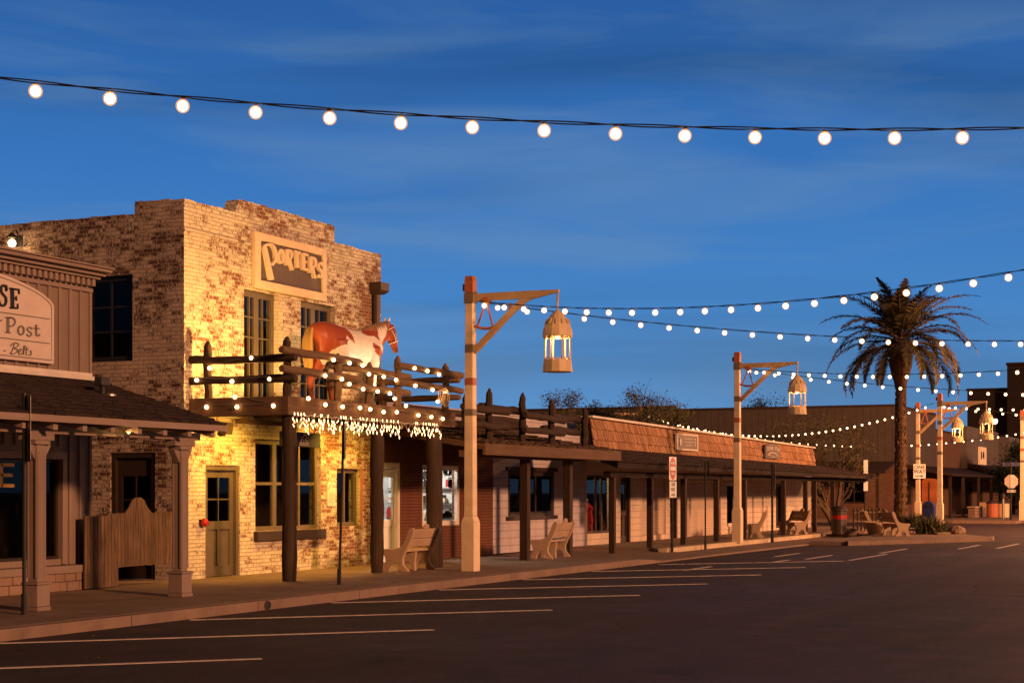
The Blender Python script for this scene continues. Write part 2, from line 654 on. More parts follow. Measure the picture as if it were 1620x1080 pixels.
M = {}
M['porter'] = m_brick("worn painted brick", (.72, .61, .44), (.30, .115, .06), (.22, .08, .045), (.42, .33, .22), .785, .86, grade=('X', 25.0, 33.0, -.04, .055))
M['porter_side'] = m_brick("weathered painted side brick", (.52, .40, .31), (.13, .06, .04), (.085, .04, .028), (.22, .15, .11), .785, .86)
M['brown_brick'] = m_brick("brown painted brick", (.17, .065, .038), (.16, .06, .035), (.13, .05, .03), (.12, .05, .03), 1.3, 1.6)
M['lav_brick'] = m_brick("pale lavender painted block", (.54, .46, .48), (.45, .40, .45), (.42, .38, .42), (.4, .35, .4), 1.3, 1.6, bw=.4, bh=.2, mort=.12)
M['white_brick'] = m_brick("off white painted block", (.66, .52, .41), (.5, .4, .34), (.45, .36, .3), (.45, .36, .3), 1.25, 1.5, bw=.4, bh=.2, mort=.13)
M['far_brick'] = m_brick("old brown brick", (.22, .13, .09), (.20, .10, .065), (.14, .07, .045), (.12, .075, .05), .6, .8)
M['clap'] = m_wood("pink beige painted boards", (.30, .22, .18), (.24, .17, .135), 'v', .7)
M['clap_u'] = m_wood("pink beige painted trim", (.33, .24, .195), (.27, .19, .155), 'u', .65)
M['olive'] = m_plain("olive brown door paint", (.115, .085, .052), .55, .15, 5, .002)
M['olive_u'] = m_plain("olive grey frame paint", (.135, .098, .062), .55, .18, 5, .002)
M['white_trim'] = m_plain("cream white trim paint", (.66, .58, .50), .6, .15, 4, .002)
M['dark_frame'] = m_plain("near black brown frame paint", (.035, .02, .014), .5, .2, 4, .002)
M['log'] = m_wood("dark bark stripped log", (.095, .058, .036), (.035, .02, .013), 'v', .85, bump=.012)
M['log_lit'] = m_wood("bulb lit rail log", (.32, .20, .115), (.12, .07, .04), 'v', .85, bump=.012)  # log colour lightened to imitate the glow of the rail bulbs
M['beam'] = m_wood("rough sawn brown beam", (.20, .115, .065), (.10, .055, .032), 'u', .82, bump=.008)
M['beam_dark'] = m_wood('dark eave timber', (.030, .018, .012), (.018, .011, .008), 'u', .9)  # darker than the other beams, also behind the shake gaps
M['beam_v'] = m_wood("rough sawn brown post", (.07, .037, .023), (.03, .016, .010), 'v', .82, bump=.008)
M['fence'] = m_wood("silvered fence board", (.29, .175, .105), (.045, .025, .015), 'v', .85, bump=.02)
M['shake'] = m_island("cedar shake", (.74, .43, .25), (.36, .175, .09))
M['roof'] = m_island("dark weathered roof shake", (.075, .045, .034), (.035, .021, .017), 'v')
M['roof_brown'] = m_island("brown weathered roof shake", (.15, .085, .05), (.06, .035, .022), 'v')
M['asphalt'] = m_asphalt()
M['walk'] = m_concrete("sidewalk concrete", (.25, .165, .12), [('X', 3.05, .4), ('Y', 2.3, .2)])
M['kerb'] = m_concrete("kerb concrete", (.25, .165, .125), [('X', 3.05, .4)])
M['riser'] = m_concrete("pale step concrete", (.62, .47, .31), [('X', 1.5, .1)])  # paler and yellower than the pavement concrete
M['lane'] = m_plain("worn white road paint", (.70, .56, .46), .7, .45, 9, .003)
M['cast'] = m_concrete("cast sandy concrete", (.50, .34, .225))
M['post'] = m_plain("cream lamp post paint", (.80, .61, .41), .6, .16, 3.0, .002)
M['post_red'] = m_plain("faded red band paint", (.46, .15, .075), .6, .2, 5, .002)
M['post_grey'] = m_plain("taupe steel collar", (.22, .16, .115), .6, .2, 5, .002)
M['arm'] = m_plain("tan painted steel arm", (.52, .35, .19), .55, .15, 5, .002)
M['lantern'] = m_plain("sand painted lantern metal", (.64, .46, .27), .5, .14, 6, .002)
M['iron'] = m_plain("dark painted iron", (.018, .016, .015), .45, .2, 8, .001, .4)
M['pipe'] = m_plain("dark brown metal", (.055, .033, .022), .5, .2, 8, .001, .4)
M['steel'] = m_plain("galvanised steel", (.32, .30, .28), .45, .2, 10, .001, .5, .6)
M['glass'] = m_glass("window glass")
M['glass_dark'] = m_glass("dim window glass", (.55, .56, .58), .5)
M['cable'] = m_plain("black cable", (.014, .014, .016), .5, 0, 5, 0)
M['socket'] = m_plain("bronze bulb socket", (.22, .10, .03), .5, 0, 5, 0)
M['bulb'] = m_emit("glowing filament bulb", (1, .66, .33), 16)
M['bulb_small'] = m_emit("glowing small rail bulb", (1, .56, .20), 34)
M['mini'] = m_emit("glowing icicle light", (1, .60, .27), 6)
M['sign_white'] = m_plain("cream sign board", (.62, .50, .43), .55, .1, 3, .001)
M['sign_black'] = m_plain("black sign lettering", (.012, .011, .011), .5, .1, 5, 0)
M['sign_grey'] = m_plain("grey sign lettering", (.16, .14, .13), .5, .1, 5, 0)
M['tan_letter'] = m_plain("sandy raised letter", (.70, .53, .34), .6, .12, 6, .001)
M['taupe'] = m_plain("taupe sign panel", (.115, .085, .072), .65, .12, 4, .002)
M['red'] = m_plain("red enamel", (.42, .02, .018), .4, .1, 6, 0)
M['sign_red'] = m_plain("red reflective sheeting", (.40, .012, .015), .4, .1, 6, 0)
M['sign_sheet'] = m_plain("white reflective sheeting", (.72, .70, .68), .4, .06, 6, 0)
M['stone'] = m_concrete("rough ashlar stone", (.30, .19, .14))
M['interior'] = m_plain("dark shop interior", (.07, .045, .03), .9, .3, 3, 0)
M['white_room'] = m_plain("white shop interior", (.82, .80, .76), .8, .04, 3, 0)
M['shutter'] = m_plain("cream roller shutter", (.58, .45, .36), .55, .1, 3, .001)
M['leaf'] = m_plain("dusty green leaf", (.115, .10, .035), .7, .45, 2.5, 0, src='Object')
M['leaf_dark'] = m_plain("dark green leaf", (.028, .036, .018), .7, .4, 2.0, 0, src='Object')
M['palm_leaf'] = m_plain("grey green palm leaflet", (.105, .088, .045), .65, .35, 2.0, 0, src='Object')
M['bark'] = m_wood("grey brown bark", (.16, .10, .065), (.08, .05, .034), 'v')
M['palm_bark'] = m_wood("fibrous palm bark", (.19, .105, .055), (.08, .045, .025), 'u')
M['twig'] = m_plain("thin brown twig", (.11, .075, .05), .8, .2, 5, 0)
M['corrugated'] = m_wood("weathered vertical siding", (.105, .080, .068), (.075, .057, .048), 'v')
M['grey_board'] = m_wood("grey weathered boards", (.22, .185, .175), (.14, .115, .105), 'v')
M['far_dark'] = m_brick("dim distant brick", (.06, .04, .03), (.06, .035, .025), (.05, .03, .02), (.05, .03, .02), .6, .9)
M['blue'] = m_plain('blue street name blade', (.03, .03, .10), .5, .1, 5, 0)


def m_halo(name, c, e, clear=.62):
    m = bpy.data.materials.new(name)
    m.use_nodes = True
    t = m.node_tree
    t.nodes.remove(t.nodes['Principled BSDF'])
    tr = t.nodes.new('ShaderNodeBsdfTransparent')
    em = t.nodes.new('ShaderNodeEmission')
    em.inputs[0].default_value = (*c, 1)
    em.inputs[1].default_value = e
    mx = t.nodes.new('ShaderNodeMixShader')
    mx.inputs[0].default_value = 1 - clear
    t.links.new(tr.outputs[0], mx.inputs[1])
    t.links.new(em.outputs[0], mx.inputs[2])
    t.links.new(mx.outputs[0], t.nodes['Material Output'].inputs[0])
    return m


M['halo'] = m_halo('glowing amber bulb glass', (1, .48, .17), 1.3, .6)  # glow put into the globe to imitate the halo round a bulb

# ---------------------------------------------------------------- ground
def slab(name, poly, z0, z1, mat, kind='structure'):
    mb = MB()
    mb.prism(poly, z0, z1, lambda u, w, d: (u, w, d))
    o = mb.build(name, mat)
    o['kind'] = kind
    return o


mb = MB()
S_ = 900
mb.quad((-S_, -S_, -.15), (S_, -S_, -.15), (S_, S_, -.15), (-S_, S_, -.15))
mb.build('road', M['asphalt'])['kind'] = 'structure'

# pavement in front of the shops, a driveway dip, then the stepped pavement beyond it
slab('pavement', [(2, 13.98), (37.6, 13.98), (37.6, 31), (2, 31)], -.14, 0, M['walk'])
slab('kerb', [(2, 13.8), (37.6, 13.8), (37.6, 13.975), (2, 13.975)], -.149, -.004, M['kerb'])
mb = MB()                                           # the dip: slopes down from the pavement
mb.hexa([(37.6, 13.8, -.149), (39.4, 13.8, -.149), (39.4, 18.38, -.149), (37.6, 18.38, -.149)],
        [(37.6, 13.8, -.006), (39.4, 13.8, -.11), (39.4, 18.38, -.03), (37.6, 18.38, -.002)])
mb.hexa([(39.4, 13.8, -.149), (44.4, 13.8, -.149), (44.4, 18.38, -.149), (39.4, 18.38, -.149)],
        [(39.4, 13.8, -.11), (44.4, 13.8, -.10), (44.4, 18.38, -.03), (39.4, 18.38, -.03)])
mb.build('driveway_ramp', M['walk'])['kind'] = 'structure'
slab('lower_kerb', [(44.4, 13.8), (62.4, 13.6), (62.4, 15.3), (44.4, 15.3)], -.149, -.10, M['kerb'])
slab('step', [(43.9, 15.3), (62.2, 15.3), (62.2, 15.55), (43.9, 15.55)], -.149, .03, M['riser'])
slab('upper_pavement', [(44.4, 15.553), (62.2, 15.553), (74, 15.553), (74, 31), (44.4, 31)], -.148, .022, M['walk'])
# corner island that bulges into the street
isl = [(53.6, 12.42), (59.6, 9.4), (60.6, 9.0), (61.6, 9.1), (66, 11.0), (73, 13.4), (76.5, 15.0), (76.5, 20), (74.01, 20), (74.01, 15.55), (62.41, 15.29), (62.41, 13.59), (53.6, 13.68)]
slab('corner_island', isl, -.149, -.02, M['walk'])
slab('island_kerb', [(53.5, 12.38), (59.6, 9.25), (60.6, 8.83), (61.8, 8.95), (61.6, 9.09), (60.6, 8.99), (59.6, 9.39), (53.62, 12.5)], -.149, .0, M['kerb'])
slab('island_step', [(63.6, 10.8), (66.5, 11.7), (74.0, 14.3), (74.0, 14.8), (66.5, 12.3), (63.6, 11.3)], -.02, .05, M['riser'])
slab('far_pavement', [(92, 12.2), (190, 12.2), (190, 19.45), (96.05, 19.45), (96.05, 90), (92, 90)], -.149, 0, M['walk'])

lines = MB()
for x in (11.15, 15.2, 19.1, 22.95, 26.75, 30.5, 34.25, 38.1):
    a, b = Vector((x, 13.72, 0)), Vector((x + 3.88, 9.86, 0))
    if x > 38: a = Vector((x, 13.5, 0))
    d = (b - a).normalized() * 1
    n_ = Vector((-d.y, d.x, 0)) * .055
    z = -.145
    lines.hexa([(*(a - n_).xy, -.1495), (*(b - n_).xy, -.1495), (*(b + n_).xy, -.1495), (*(a + n_).xy, -.1495)],
               [(*(a - n_).xy, z), (*(b - n_).xy, z), (*(b + n_).xy, z), (*(a + n_).xy, z)])
for x0, x1, y in ((42.4, 47.0, 9.79), (42.7, 45.5, 11.0), (40.2, 42.0, 11.3), (35.6, 37.6, 12.0), (44, 46.5, 12.2), (47.6, 51.5, 10.1), (52, 56, 8.6), (53, 58, 7.6)):
    lines.box(x0, x1, y - .05, y + .05, -.1495, -.145)
lines.build('parking_lines', M['lane'])['kind'] = 'structure'
litter = MB()                                        # dry leaves and grit blown over the asphalt
ql = random.Random(33)
for i in range(150):
    x, y = ql.uniform(13, 60), ql.choice((ql.uniform(4, 13.6), ql.uniform(12.6, 13.75)))
    a, r_ = ql.uniform(0, 6.28), ql.uniform(.012, .035)
    c_, s_ = math.cos(a) * r_, math.sin(a) * r_
    litter.hexa([(x - c_, y - s_, -.1495), (x + s_ * .5, y - c_ * .5, -.1495), (x + c_, y + s_, -.1495), (x - s_ * .5, y + c_ * .5, -.1495)],
                [(x - c_, y - s_, -.14), (x + s_ * .5, y - c_ * .5, -.143), (x + c_, y + s_, -.138), (x - s_ * .5, y + c_ * .5, -.143)])
tag(litter.build('leaf_litter', M['twig']), 'scattered dry leaves and grit on the dark asphalt', 'leaf litter', None, 'stuff')


# ---------------------------------------------------------------- wall, window, door and roof builders
def wall(mb, u0, u1, w0, w1, ops=(), d0=0.0, d1=.28, m=0):
    us = sorted({u0, u1, *[min(max(q, u0), u1) for o in ops for q in o[:2]]})
    ws = sorted({w0, w1, *[min(max(q, w0), w1) for o in ops for q in o[2:4]]})
    for a, b in zip(us, us[1:]):
        run = None
        for c, d in zip(ws, ws[1:]):
            cu, cw = (a + b) / 2, (c + d) / 2
            hole = any(o[0] < cu < o[1] and o[2] < cw < o[3] for o in ops)
            if hole:
                if run: mb.box(a, b, 0, 0, 0, 0, m) if False else wbox(mb, a, b, run[0], run[1], d0, d1, m)
                run = None
            else:
                run = (run[0], d) if run else (c, d)
        if run: wbox(mb, a, b, run[0], run[1], d0, d1, m)


def wbox(mb, u0, u1, w0, w1, d0, d1, m=0):
    """box in wall coordinates (mb.T maps u, w, d)"""
    v = [(u0, w0, d0), (u1, w0, d0), (u1, w1, d0), (u0, w1, d0), (u0, w0, d1), (u1, w0, d1), (u1, w1, d1), (u0, w1, d1)]
    mb.add(v, [(0, 3, 2, 1), (4, 5, 6, 7), (0, 1, 5, 4), (1, 2, 6, 5), (2, 3, 7, 6), (3, 0, 4, 7)], m)


def window(parent, T, u0, u1, w0, w1, cols=(.5,), rows=(.5,), mat='olive', recess=.1, fw=.07, bar=.03, glass='glass', name='window', sill=None, label=None):
    mb = MB(T)
    r = recess
    wbox(mb, u0, u0 + fw, w0, w1, r, r + .08)
    wbox(mb, u1 - fw, u1, w0, w1, r, r + .08)
    wbox(mb, u0 + fw, u1 - fw, w1 - fw, w1, r, r + .08)
    wbox(mb, u0 + fw, u1 - fw, w0, w0 + fw, r, r + .08)
    for c in cols:
        c, b = (c if isinstance(c, tuple) else (c, bar))
        u = u0 + fw + (u1 - u0 - 2 * fw) * c
        wbox(mb, u - b / 2, u + b / 2, w0 + fw, w1 - fw, r + .012, r + .07)
    for c in rows:
        c, b = (c if isinstance(c, tuple) else (c, bar))
        w = w0 + fw + (w1 - w0 - 2 * fw) * c
        wbox(mb, u0 + fw, u1 - fw, w - b / 2, w + b / 2, r + .016, r + .066)
    o = mb.build(name, M[mat], parent, label=label)
    g = MB(T)
    wbox(g, u0 + fw * .6, u1 - fw * .6, w0 + fw * .6, w1 - fw * .6, r + .036, r + .046)
    g.build('pane', M[glass], o)
    if sill:
        s = MB(T)
        wbox(s, u0 - sill[0], u1 + sill[0], w0 - sill[1], w0 - .003, -sill[2], .2)
        s.build('sill', M[sill[3]], o, bevel=.01)
    return o


def door(parent, T, u0, u1, w0, w1, mat='olive', frame='olive_u', recess=.1, fw=.09, glaze=(.52, .93), lights=(2, 2), handle='iron', glass='glass_dark', panels=2):
    f = MB(T)
    wbox(f, u0, u0 + fw, w0, w1, recess - .07, recess + .1)
    wbox(f, u1 - fw, u1, w0, w1, recess - .07, recess + .1)
    wbox(f, u0 + fw, u1 - fw, w1 - fw, w1, recess - .07, recess + .1)
    f.build('door_frame', M[frame], parent)
    a, b, c, d = u0 + fw + .004, u1 - fw - .004, w0 + .012, w1 - fw - .004
    st = .11 * (b - a) / .9
    mb = MB(T)
    r = recess
    gz0, gz1 = c + (d - c) * glaze[0], c + (d - c) * glaze[1]
    wbox(mb, a, a + st, c, d, r, r + .05)
    wbox(mb, b - st, b, c, d, r, r + .05)
    wbox(mb, a + st, b - st, gz1, d, r, r + .05)
    wbox(mb, a + st, b - st, gz0 - .16, gz0, r, r + .05)
    wbox(mb, a + st, b - st, c, c + .2, r, r + .05)
    n = panels
    pw = (b - a - 2 * st - .09 * (n - 1)) / n
    for i in range(n):
        u = a + st + i * (pw + .09)
        wbox(mb, u, u + pw, c + .2, gz0 - .16, r + .025, r + .045)
        if i: wbox(mb, u - .09, u, c + .2, gz0 - .16, r + .002, r + .048)
    for i in range(1, lights[0]):
        u = a + st + (b - a - 2 * st) * i / lights[0]
        wbox(mb, u - .014, u + .014, gz0, gz1, r + .006, r + .044)
    for i in range(1, lights[1]):
        w = gz0 + (gz1 - gz0) * i / lights[1]
        wbox(mb, a + st, b - st, w - .014, w + .014, r + .009, r + .041)
    o = mb.build('door', M[mat], parent)
    g = MB(T)
    wbox(g, a + st - .01, b - st + .01, gz0 - .01, gz1 + .01, r + .022, r + .03)
    g.build('pane', M[glass], o)
    h = MB(T)
    wbox(h, a + .03, a + .075, c + .92, c + 1.1, r - .012, r + .004)
    h.T = None
    p = T(a + .052, c + 1.02, r - .05)
    h.sphere(p, .03, 8, 6)
    h.build('handle', M[handle], o, smooth=False)
    return o


def shake_roof(mb, A, B, Cc, D, rows, w=.17, t=.025, m=0, q=None, jitter=.015, gap=.007):
    """courses of shakes on the slope from the eave edge A-B up to the edge D-C (A under D)"""
    q = q or random.Random(3)
    A, B, Cc, D = map(Vector, (A, B, Cc, D))
    nrm = (B - A).cross(D - A).normalized()
    if nrm.z < 0: nrm = -nrm
    for i in range(rows):
        t0, t1 = i / rows, min(1, (i + 1.35) / rows)
        a0, b0 = A.lerp(D, t0), B.lerp(Cc, t0)
        a1, b1 = A.lerp(D, t1), B.lerp(Cc, t1)
        L = (b0 - a0).length
        x = 0
        while x < L:
            ww = w * q.uniform(.6, 1.35)
            x2 = min(L, x + ww)
            j = q.uniform(-jitter, jitter)
            k = Vector((a1 - a0)).normalized() * j
            l0 = nrm * (t + q.uniform(0, .012))
            l1 = nrm * .004
            p = [a0.lerp(b0, x / L) + k, a0.lerp(b0, (x2 - gap) / L) + k, a1.lerp(b1, (x2 - gap) / L), a1.lerp(b1, x / L)]
            y0 = 0.0
            ln = (a1 - a0).length
            vs = [p[0], p[1], p[2], p[3], p[0] + l0, p[1] + l0, p[2] + l1, p[3] + l1]
            u0 = x + i * 7.3
            uvt = [(u0, 0), (u0 + ww, 0), (u0 + ww, ln), (u0, ln)]
            uve = [(u0, 0), (u0 + ww, 0), (u0 + ww, .03), (u0, .03)]
            mb.add(vs, [(0, 3, 2, 1), (4, 5, 6, 7), (0, 1, 5, 4), (1, 2, 6, 5), (2, 3, 7, 6), (3, 0, 4, 7)], m, [uvt, uvt, uve, uve, uve, uve])
            x = x2


TH_C, TH_S = math.cos(TH), math.sin(TH)


def trace(px, py, y):
    """point of the photograph projected on the wall plane Y = y: used for lettering only"""
    a = (px - 810) / 2600
    t = y / (TH_S - a * TH_C)
    return (TH_C + a * TH_S) * t, 1.67 + (775 - py) / 2600 * t


def tracer(ox, oy, k, y):
    def f(u, w, d):
        X, Z = trace(ox + u * k, oy + w * k, y)
        return (X, y + d, Z)
    return f


def ring(cx, cy, rx, ry, n=18, a0=0, a1=360):
    return [(cx + rx * math.cos(R(a0 + (a1 - a0) * i / n)), cy + ry * math.sin(R(a0 + (a1 - a0) * i / n))) for i in range(n + 1)]


def curve(pts, n=5):
    """smooth a polyline (Catmull-Rom)"""
    out = []
    P = [pts[0]] + list(pts) + [pts[-1]]
    for i in range(1, len(P) - 2):
        p0, p1, p2, p3 = P[i - 1], P[i], P[i + 1], P[i + 2]
        for k in range(n):
            t = k / n
            out.append(tuple(.5 * (2 * b + (c - a) * t + (2 * a - 5 * b + 4 * c - d) * t * t + (-a + 3 * b - 3 * c + d) * t ** 3)
                             for a, b, c, d in zip(p0, p1, p2, p3)))
    return out + [tuple(pts[-1])]


# ---------------------------------------------------------------- the wooden shop at the left
shop = thing('wooden_shop', 'pinkish board and batten shop with dentil cornice, shake awning on square columns and big window', 'shop', (20, 18.2, 0))
T = front(18.2)
mb = MB(T)
WX0, WX1 = 12.0, 22.5
wall(mb, WX0, WX1, .43, 5.1, [(14.5, 21.73, .53, 2.18)], 0, .2)
x = WX1 - .03
while x > WX0:
    for (z0, z1) in ((3.66, 5.08), (2.40, 3.5)) if x < 21.9 else ((3.66, 5.08), (.44, 3.5)):
        wbox(mb, x - .03, x + .03, z0, z1, -.028, .002)
    x -= .262

mb.build('wall', M['clap'], shop)
mb = MB()
mb.box(22.3, 22.5, 18.4, 29, 0, 5.0)
mb.box(WX0, 22.3, 28.8, 29, 0, 5.0)
mb.box(WX0, 22.3, 18.4, 28.8, 4.55, 4.7)
mb.box(WX0, WX0 + .2, 18.4, 28.8, 0, 4.5)
mb.build('shell', M['clap'], shop)
mb = MB()                                            # crown and dentils
x = WX1 - .02
while x > WX0:
    mb.box(x - .075, x, 18.08, 18.198, 5.13, 5.25)
    x -= .135
mb.box(WX0, WX1, 18.202, 18.4, 5.103, 5.25)
for i, (z0, z1, o) in enumerate(((5.252, 5.30, .16), (5.302, 5.36, .24), (5.362, 5.42, .34), (5.422, 5.45, .38))):
    mb.box(WX0, WX1 + o * .45, 18.2 - o, 18.4, z0, z1)
mb.box(WX0, WX1 + .01, 18.155, 18.198, 5.03, 5.10)
mb.build('cornice', M['clap_u'], shop, bevel=.008)
mb = MB()
mb.box(WX0, WX1 + .01, 18.10, 18.198, 3.53, 3.60)
mb.box(WX0, WX1 + .005, 18.165, 18.198, 3.602, 3.66)
mb.build('ledge', M['white_trim'], shop, bevel=.006)
mb = MB()
mb.box(14.4, 21.84, 18.15, 18.198, 2.18, 2.30)
mb.box(21.73, 21.84, 18.152, 18.198, .44, 2.178)
mb.box(WX0, 22.62, 17.98, 18.198, .30, .425)
mb.build('window_trim', M['clap_u'], shop, bevel=.006)
mb = MB()
q = random.Random(5)
for z0, z1 in ((.0, .155), (.16, .298)):
    x = 22.58
    while x > WX0:
        w_ = q.uniform(.16, .36)
        mb.box(x - w_ + .012, x, 18.03 - q.uniform(0, .025), 18.3, z0 + .003, z1)
        x -= w_
mb.box(WX0, 22.55, 18.06, 18.4, 0, .299)
mb.build('stone_base', M['stone'], shop, bevel=.012)
wn = window(shop, T, 14.5, 21.73, .53, 2.18, (.33, .66), (), 'dark_frame', .06, .05, .05, 'glass_dark', 'display_window')
mb = MB()
mb.box(21.36, 21.42, 18.25, 18.6, .55, 2.12)
mb.build('mullion', M['dark_frame'], wn)
mb = MB(T)
for pts in ([(20.40, 1.72), (20.40, 2.10)], [(20.40, 2.075), (20.70, 2.075)], [(20.40, 1.91), (20.66, 1.91)], [(20.40, 1.745), (20.70, 1.745)],
            [(20.06, 1.72), (20.06, 2.10)], [(20.06, 1.745), (20.33, 1.745)]):
    mb.ribbon(pts, .075 if pts[0][0] == pts[1][0] else .055, lambda u, w, d: (u, w, d), .075, .09)
mb.build('window_lettering', m_plain('gold leaf lettering', (.80, .46, .12), .5, .1, 5, 0), wn)
# a few dim goods behind the window
mb = MB()
for i in range(16):
    x, z = q.uniform(19.6, 21.6), q.uniform(.5, 1.9)
    mb.lathe([(.01, 0), (.07, .01), (.085, .12), (.05, .22), (.02, .26)], (x, 18.7 + q.uniform(0, .7), z), 8, q.randrange(2))
mb.box(19, 21.7, 18.6, 19.8, .40, .50, 1)
mb.box(19, 21.7, 19.6, 19.8, .5, 2.2, 1)
mb.build('window_goods', [M['steel'], M['interior']], wn)
# awning
aw = MB()
shake_roof(aw, (11, 15.0, 2.70), (21.9, 15.0, 2.70), (22.75, 18.18, 3.52), (11, 18.18, 3.52), 11, .2, .03, q=random.Random(9))
aw.build('awning_roof', M['roof'], shop)
aw = MB()
aw.hexa([(11, 15.06, 2.60), (21.83, 15.06, 2.60), (22.7, 18.1, 3.40), (11, 18.1, 3.40)], [(11, 15.06, 2.695), (21.83, 15.06, 2.695), (22.7, 18.1, 3.51), (11, 18.1, 3.51)])
aw.box(11, 21.88, 15.0, 15.055, 2.60, 2.695)
x = 21.6
while x > 11:
    aw.hexa([(x, 15.1, 2.50), (x + .09, 15.1, 2.50), (x + .09, 18.1, 3.28), (x, 18.1, 3.28)], [(x, 15.1, 2.598), (x + .09, 15.1, 2.598), (x + .09, 18.1, 3.395), (x, 18.1, 3.395)])
    x -= .62
aw.box(11, 21.75, 15.42, 15.6, 2.46, 2.575)
aw.build('awning_frame', M['clap_u'], shop)
for cx in (18.0, 21.33):
    cm = MB()
    h = .08
    cy = 15.5
    cm.box(cx - h, cx + h, cy - h, cy + h, .40, 2.30)
    for s1 in (-1, 1):                               # applied corner strips leave a sunk panel on each side
        cm.box(cx + s1 * h - .018, cx + s1 * h + .018, cy - h - .008, cy - h + .03, .45, 2.2)
        cm.box(cx - h - .008, cx - h + .03, cy + s1 * h - .019, cy + s1 * h + .019, .45, 2.2)
    col = cm.build('column', M['clap'], shop, bevel=.006)
    cm = MB()
    cm.box(cx - .13, cx + .13, cy - .13, cy + .13, .06, .36)
    cm.box(cx - .15, cx + .15, cy - .15, cy + .15, .362, .40)
    cm.box(cx - .14, cx + .14, cy - .14, cy + .14, .0, .058)
    cm.build('column_base', M['clap'], col, bevel=.01)
    cm = MB()
    cm.box(cx - .15, cx + .15, cy - .12, cy + .12, 2.302, 2.36)
    cm.box(cx - .26, cx + .26, cy - .10, cy + .10, 2.362, 2.458)
    for s1 in (-1, 1):
        cm.hexa([(cx + s1 * .08, cy - .06, 2.10), (cx + s1 * .10, cy - .06, 2.10), (cx + s1 * .10, cy + .06, 2.10), (cx + s1 * .08, cy + .06, 2.10)],
                [(cx + s1 * .08, cy - .06, 2.30), (cx + s1 * .24, cy - .06, 2.30), (cx + s1 * .24, cy + .06, 2.30), (cx + s1 * .08, cy + .06, 2.30)])
    cm.build('capital', M['clap'], col, bevel=.008)

# its arched sign
sg = thing('shop_sign', 'arched cream shop board with black and grey lettering on the batten wall', 'sign', (19.0, 18.1, 3.74))
poly = [(16.55, 3.74), (21.45, 3.74)] + [(19 + 2.45 * math.cos(R(a)), 4.69 + .46 * math.sin(R(a)) ** 1.2) for a in range(0, 181, 9)]
mb = MB(front(18.1))
mb.prism(poly, 0, .065, lambda u, w, d: (u, w, d))
mb.build('board', M['sign_white'], sg, bevel=.008)
inner = [(16.62, 3.80), (21.385, 3.80)] + [(19 + 2.385 * math.cos(R(a)), 4.67 + .42 * math.sin(R(a)) ** 1.2) for a in range(0, 181, 9)]
mb = MB(front(18.1))
mb.ribbon(inner + inner[:1], .014, lambda u, w, d: (u, w, d), -.006, .001)
mb.ribbon([(16.62, 4.47), (21.34, 4.47)], .016, lambda u, w, d: (u, w, d), -.006, .001)
mb.ribbon([(16.62, 4.07), (21.34, 4.07)], .016, lambda u, w, d: (u, w, d), -.006, .001)
mb.build('border', M['sign_grey'], sg)
tr = tracer(0, 360, 170 / 706, 18.1)
mb = MB()
for pts, w_ in ((([(76, 398), (79, 527)]), 22), ([(58, 399), (124, 408)], 11), ([(60, 526), (116, 529)], 11), ([(119, 405), (123, 437)], 9),
                ([(80, 462), (102, 465)], 10), ([(103, 448), (104, 480)], 8), ([(113, 500), (112, 530)], 9),
                (curve([(38, 415), (36, 392), (20, 380), (4, 392), (6, 425), (24, 447), (36, 470), (30, 505), (10, 512), (-6, 500), (-10, 478)]), 15),
                ([(40, 378), (38, 418)], 7)):
    mb.ribbon(pts, w_, tr, -.02, -.001)
mb.build('lettering', M['sign_black'], sg)
mb = MB()
for pts, w_ in (([(50, 588), (49, 688)], 17), ([(31, 588), (70, 591)], 6), ([(30, 688), (68, 690)], 6),
                (curve([(54, 590), (84, 595), (96, 618), (84, 643), (56, 647)]), 9),
                (ring(135, 675, 19, 28), 10),
                (curve([(206, 668), (200, 657), (186, 656), (176, 668), (188, 682), (203, 694), (200, 708), (184, 712), (172, 700)]), 8),
                (curve([(235, 636), (235, 695), (243, 710), (260, 702)]), 10), ([(216, 660), (258, 664)], 6),
                (curve([(-6, 610), (2, 612), (8, 606)]), 7)):
    mb.ribbon(pts, w_, tr, -.016, -.001)
mb.build('lettering', M['sign_grey'], sg)
mb = MB()
for pts in (curve([(92, 760), (80, 800), (68, 828)]), curve([(64, 778), (92, 756), (120, 766), (106, 785), (86, 791), (110, 800), (106, 818), (80, 830), (62, 822)]),
            curve([(122, 818), (136, 806), (130, 796), (119, 808), (123, 832), (143, 826)]), curve([(145, 828), (162, 785), (157, 776), (150, 800), (153, 834)]),
            curve([(176, 783), (169, 815), (170, 838)]), [(160, 800), (186, 800)], curve([(207, 808), (196, 812), (204, 826), (196, 838), (185, 832)]), [(20, 807), (37, 809)]):
    mb.ribbon(pts, 5, tr, -.016, -.001)
mb.build('lettering', M['sign_grey'], sg)

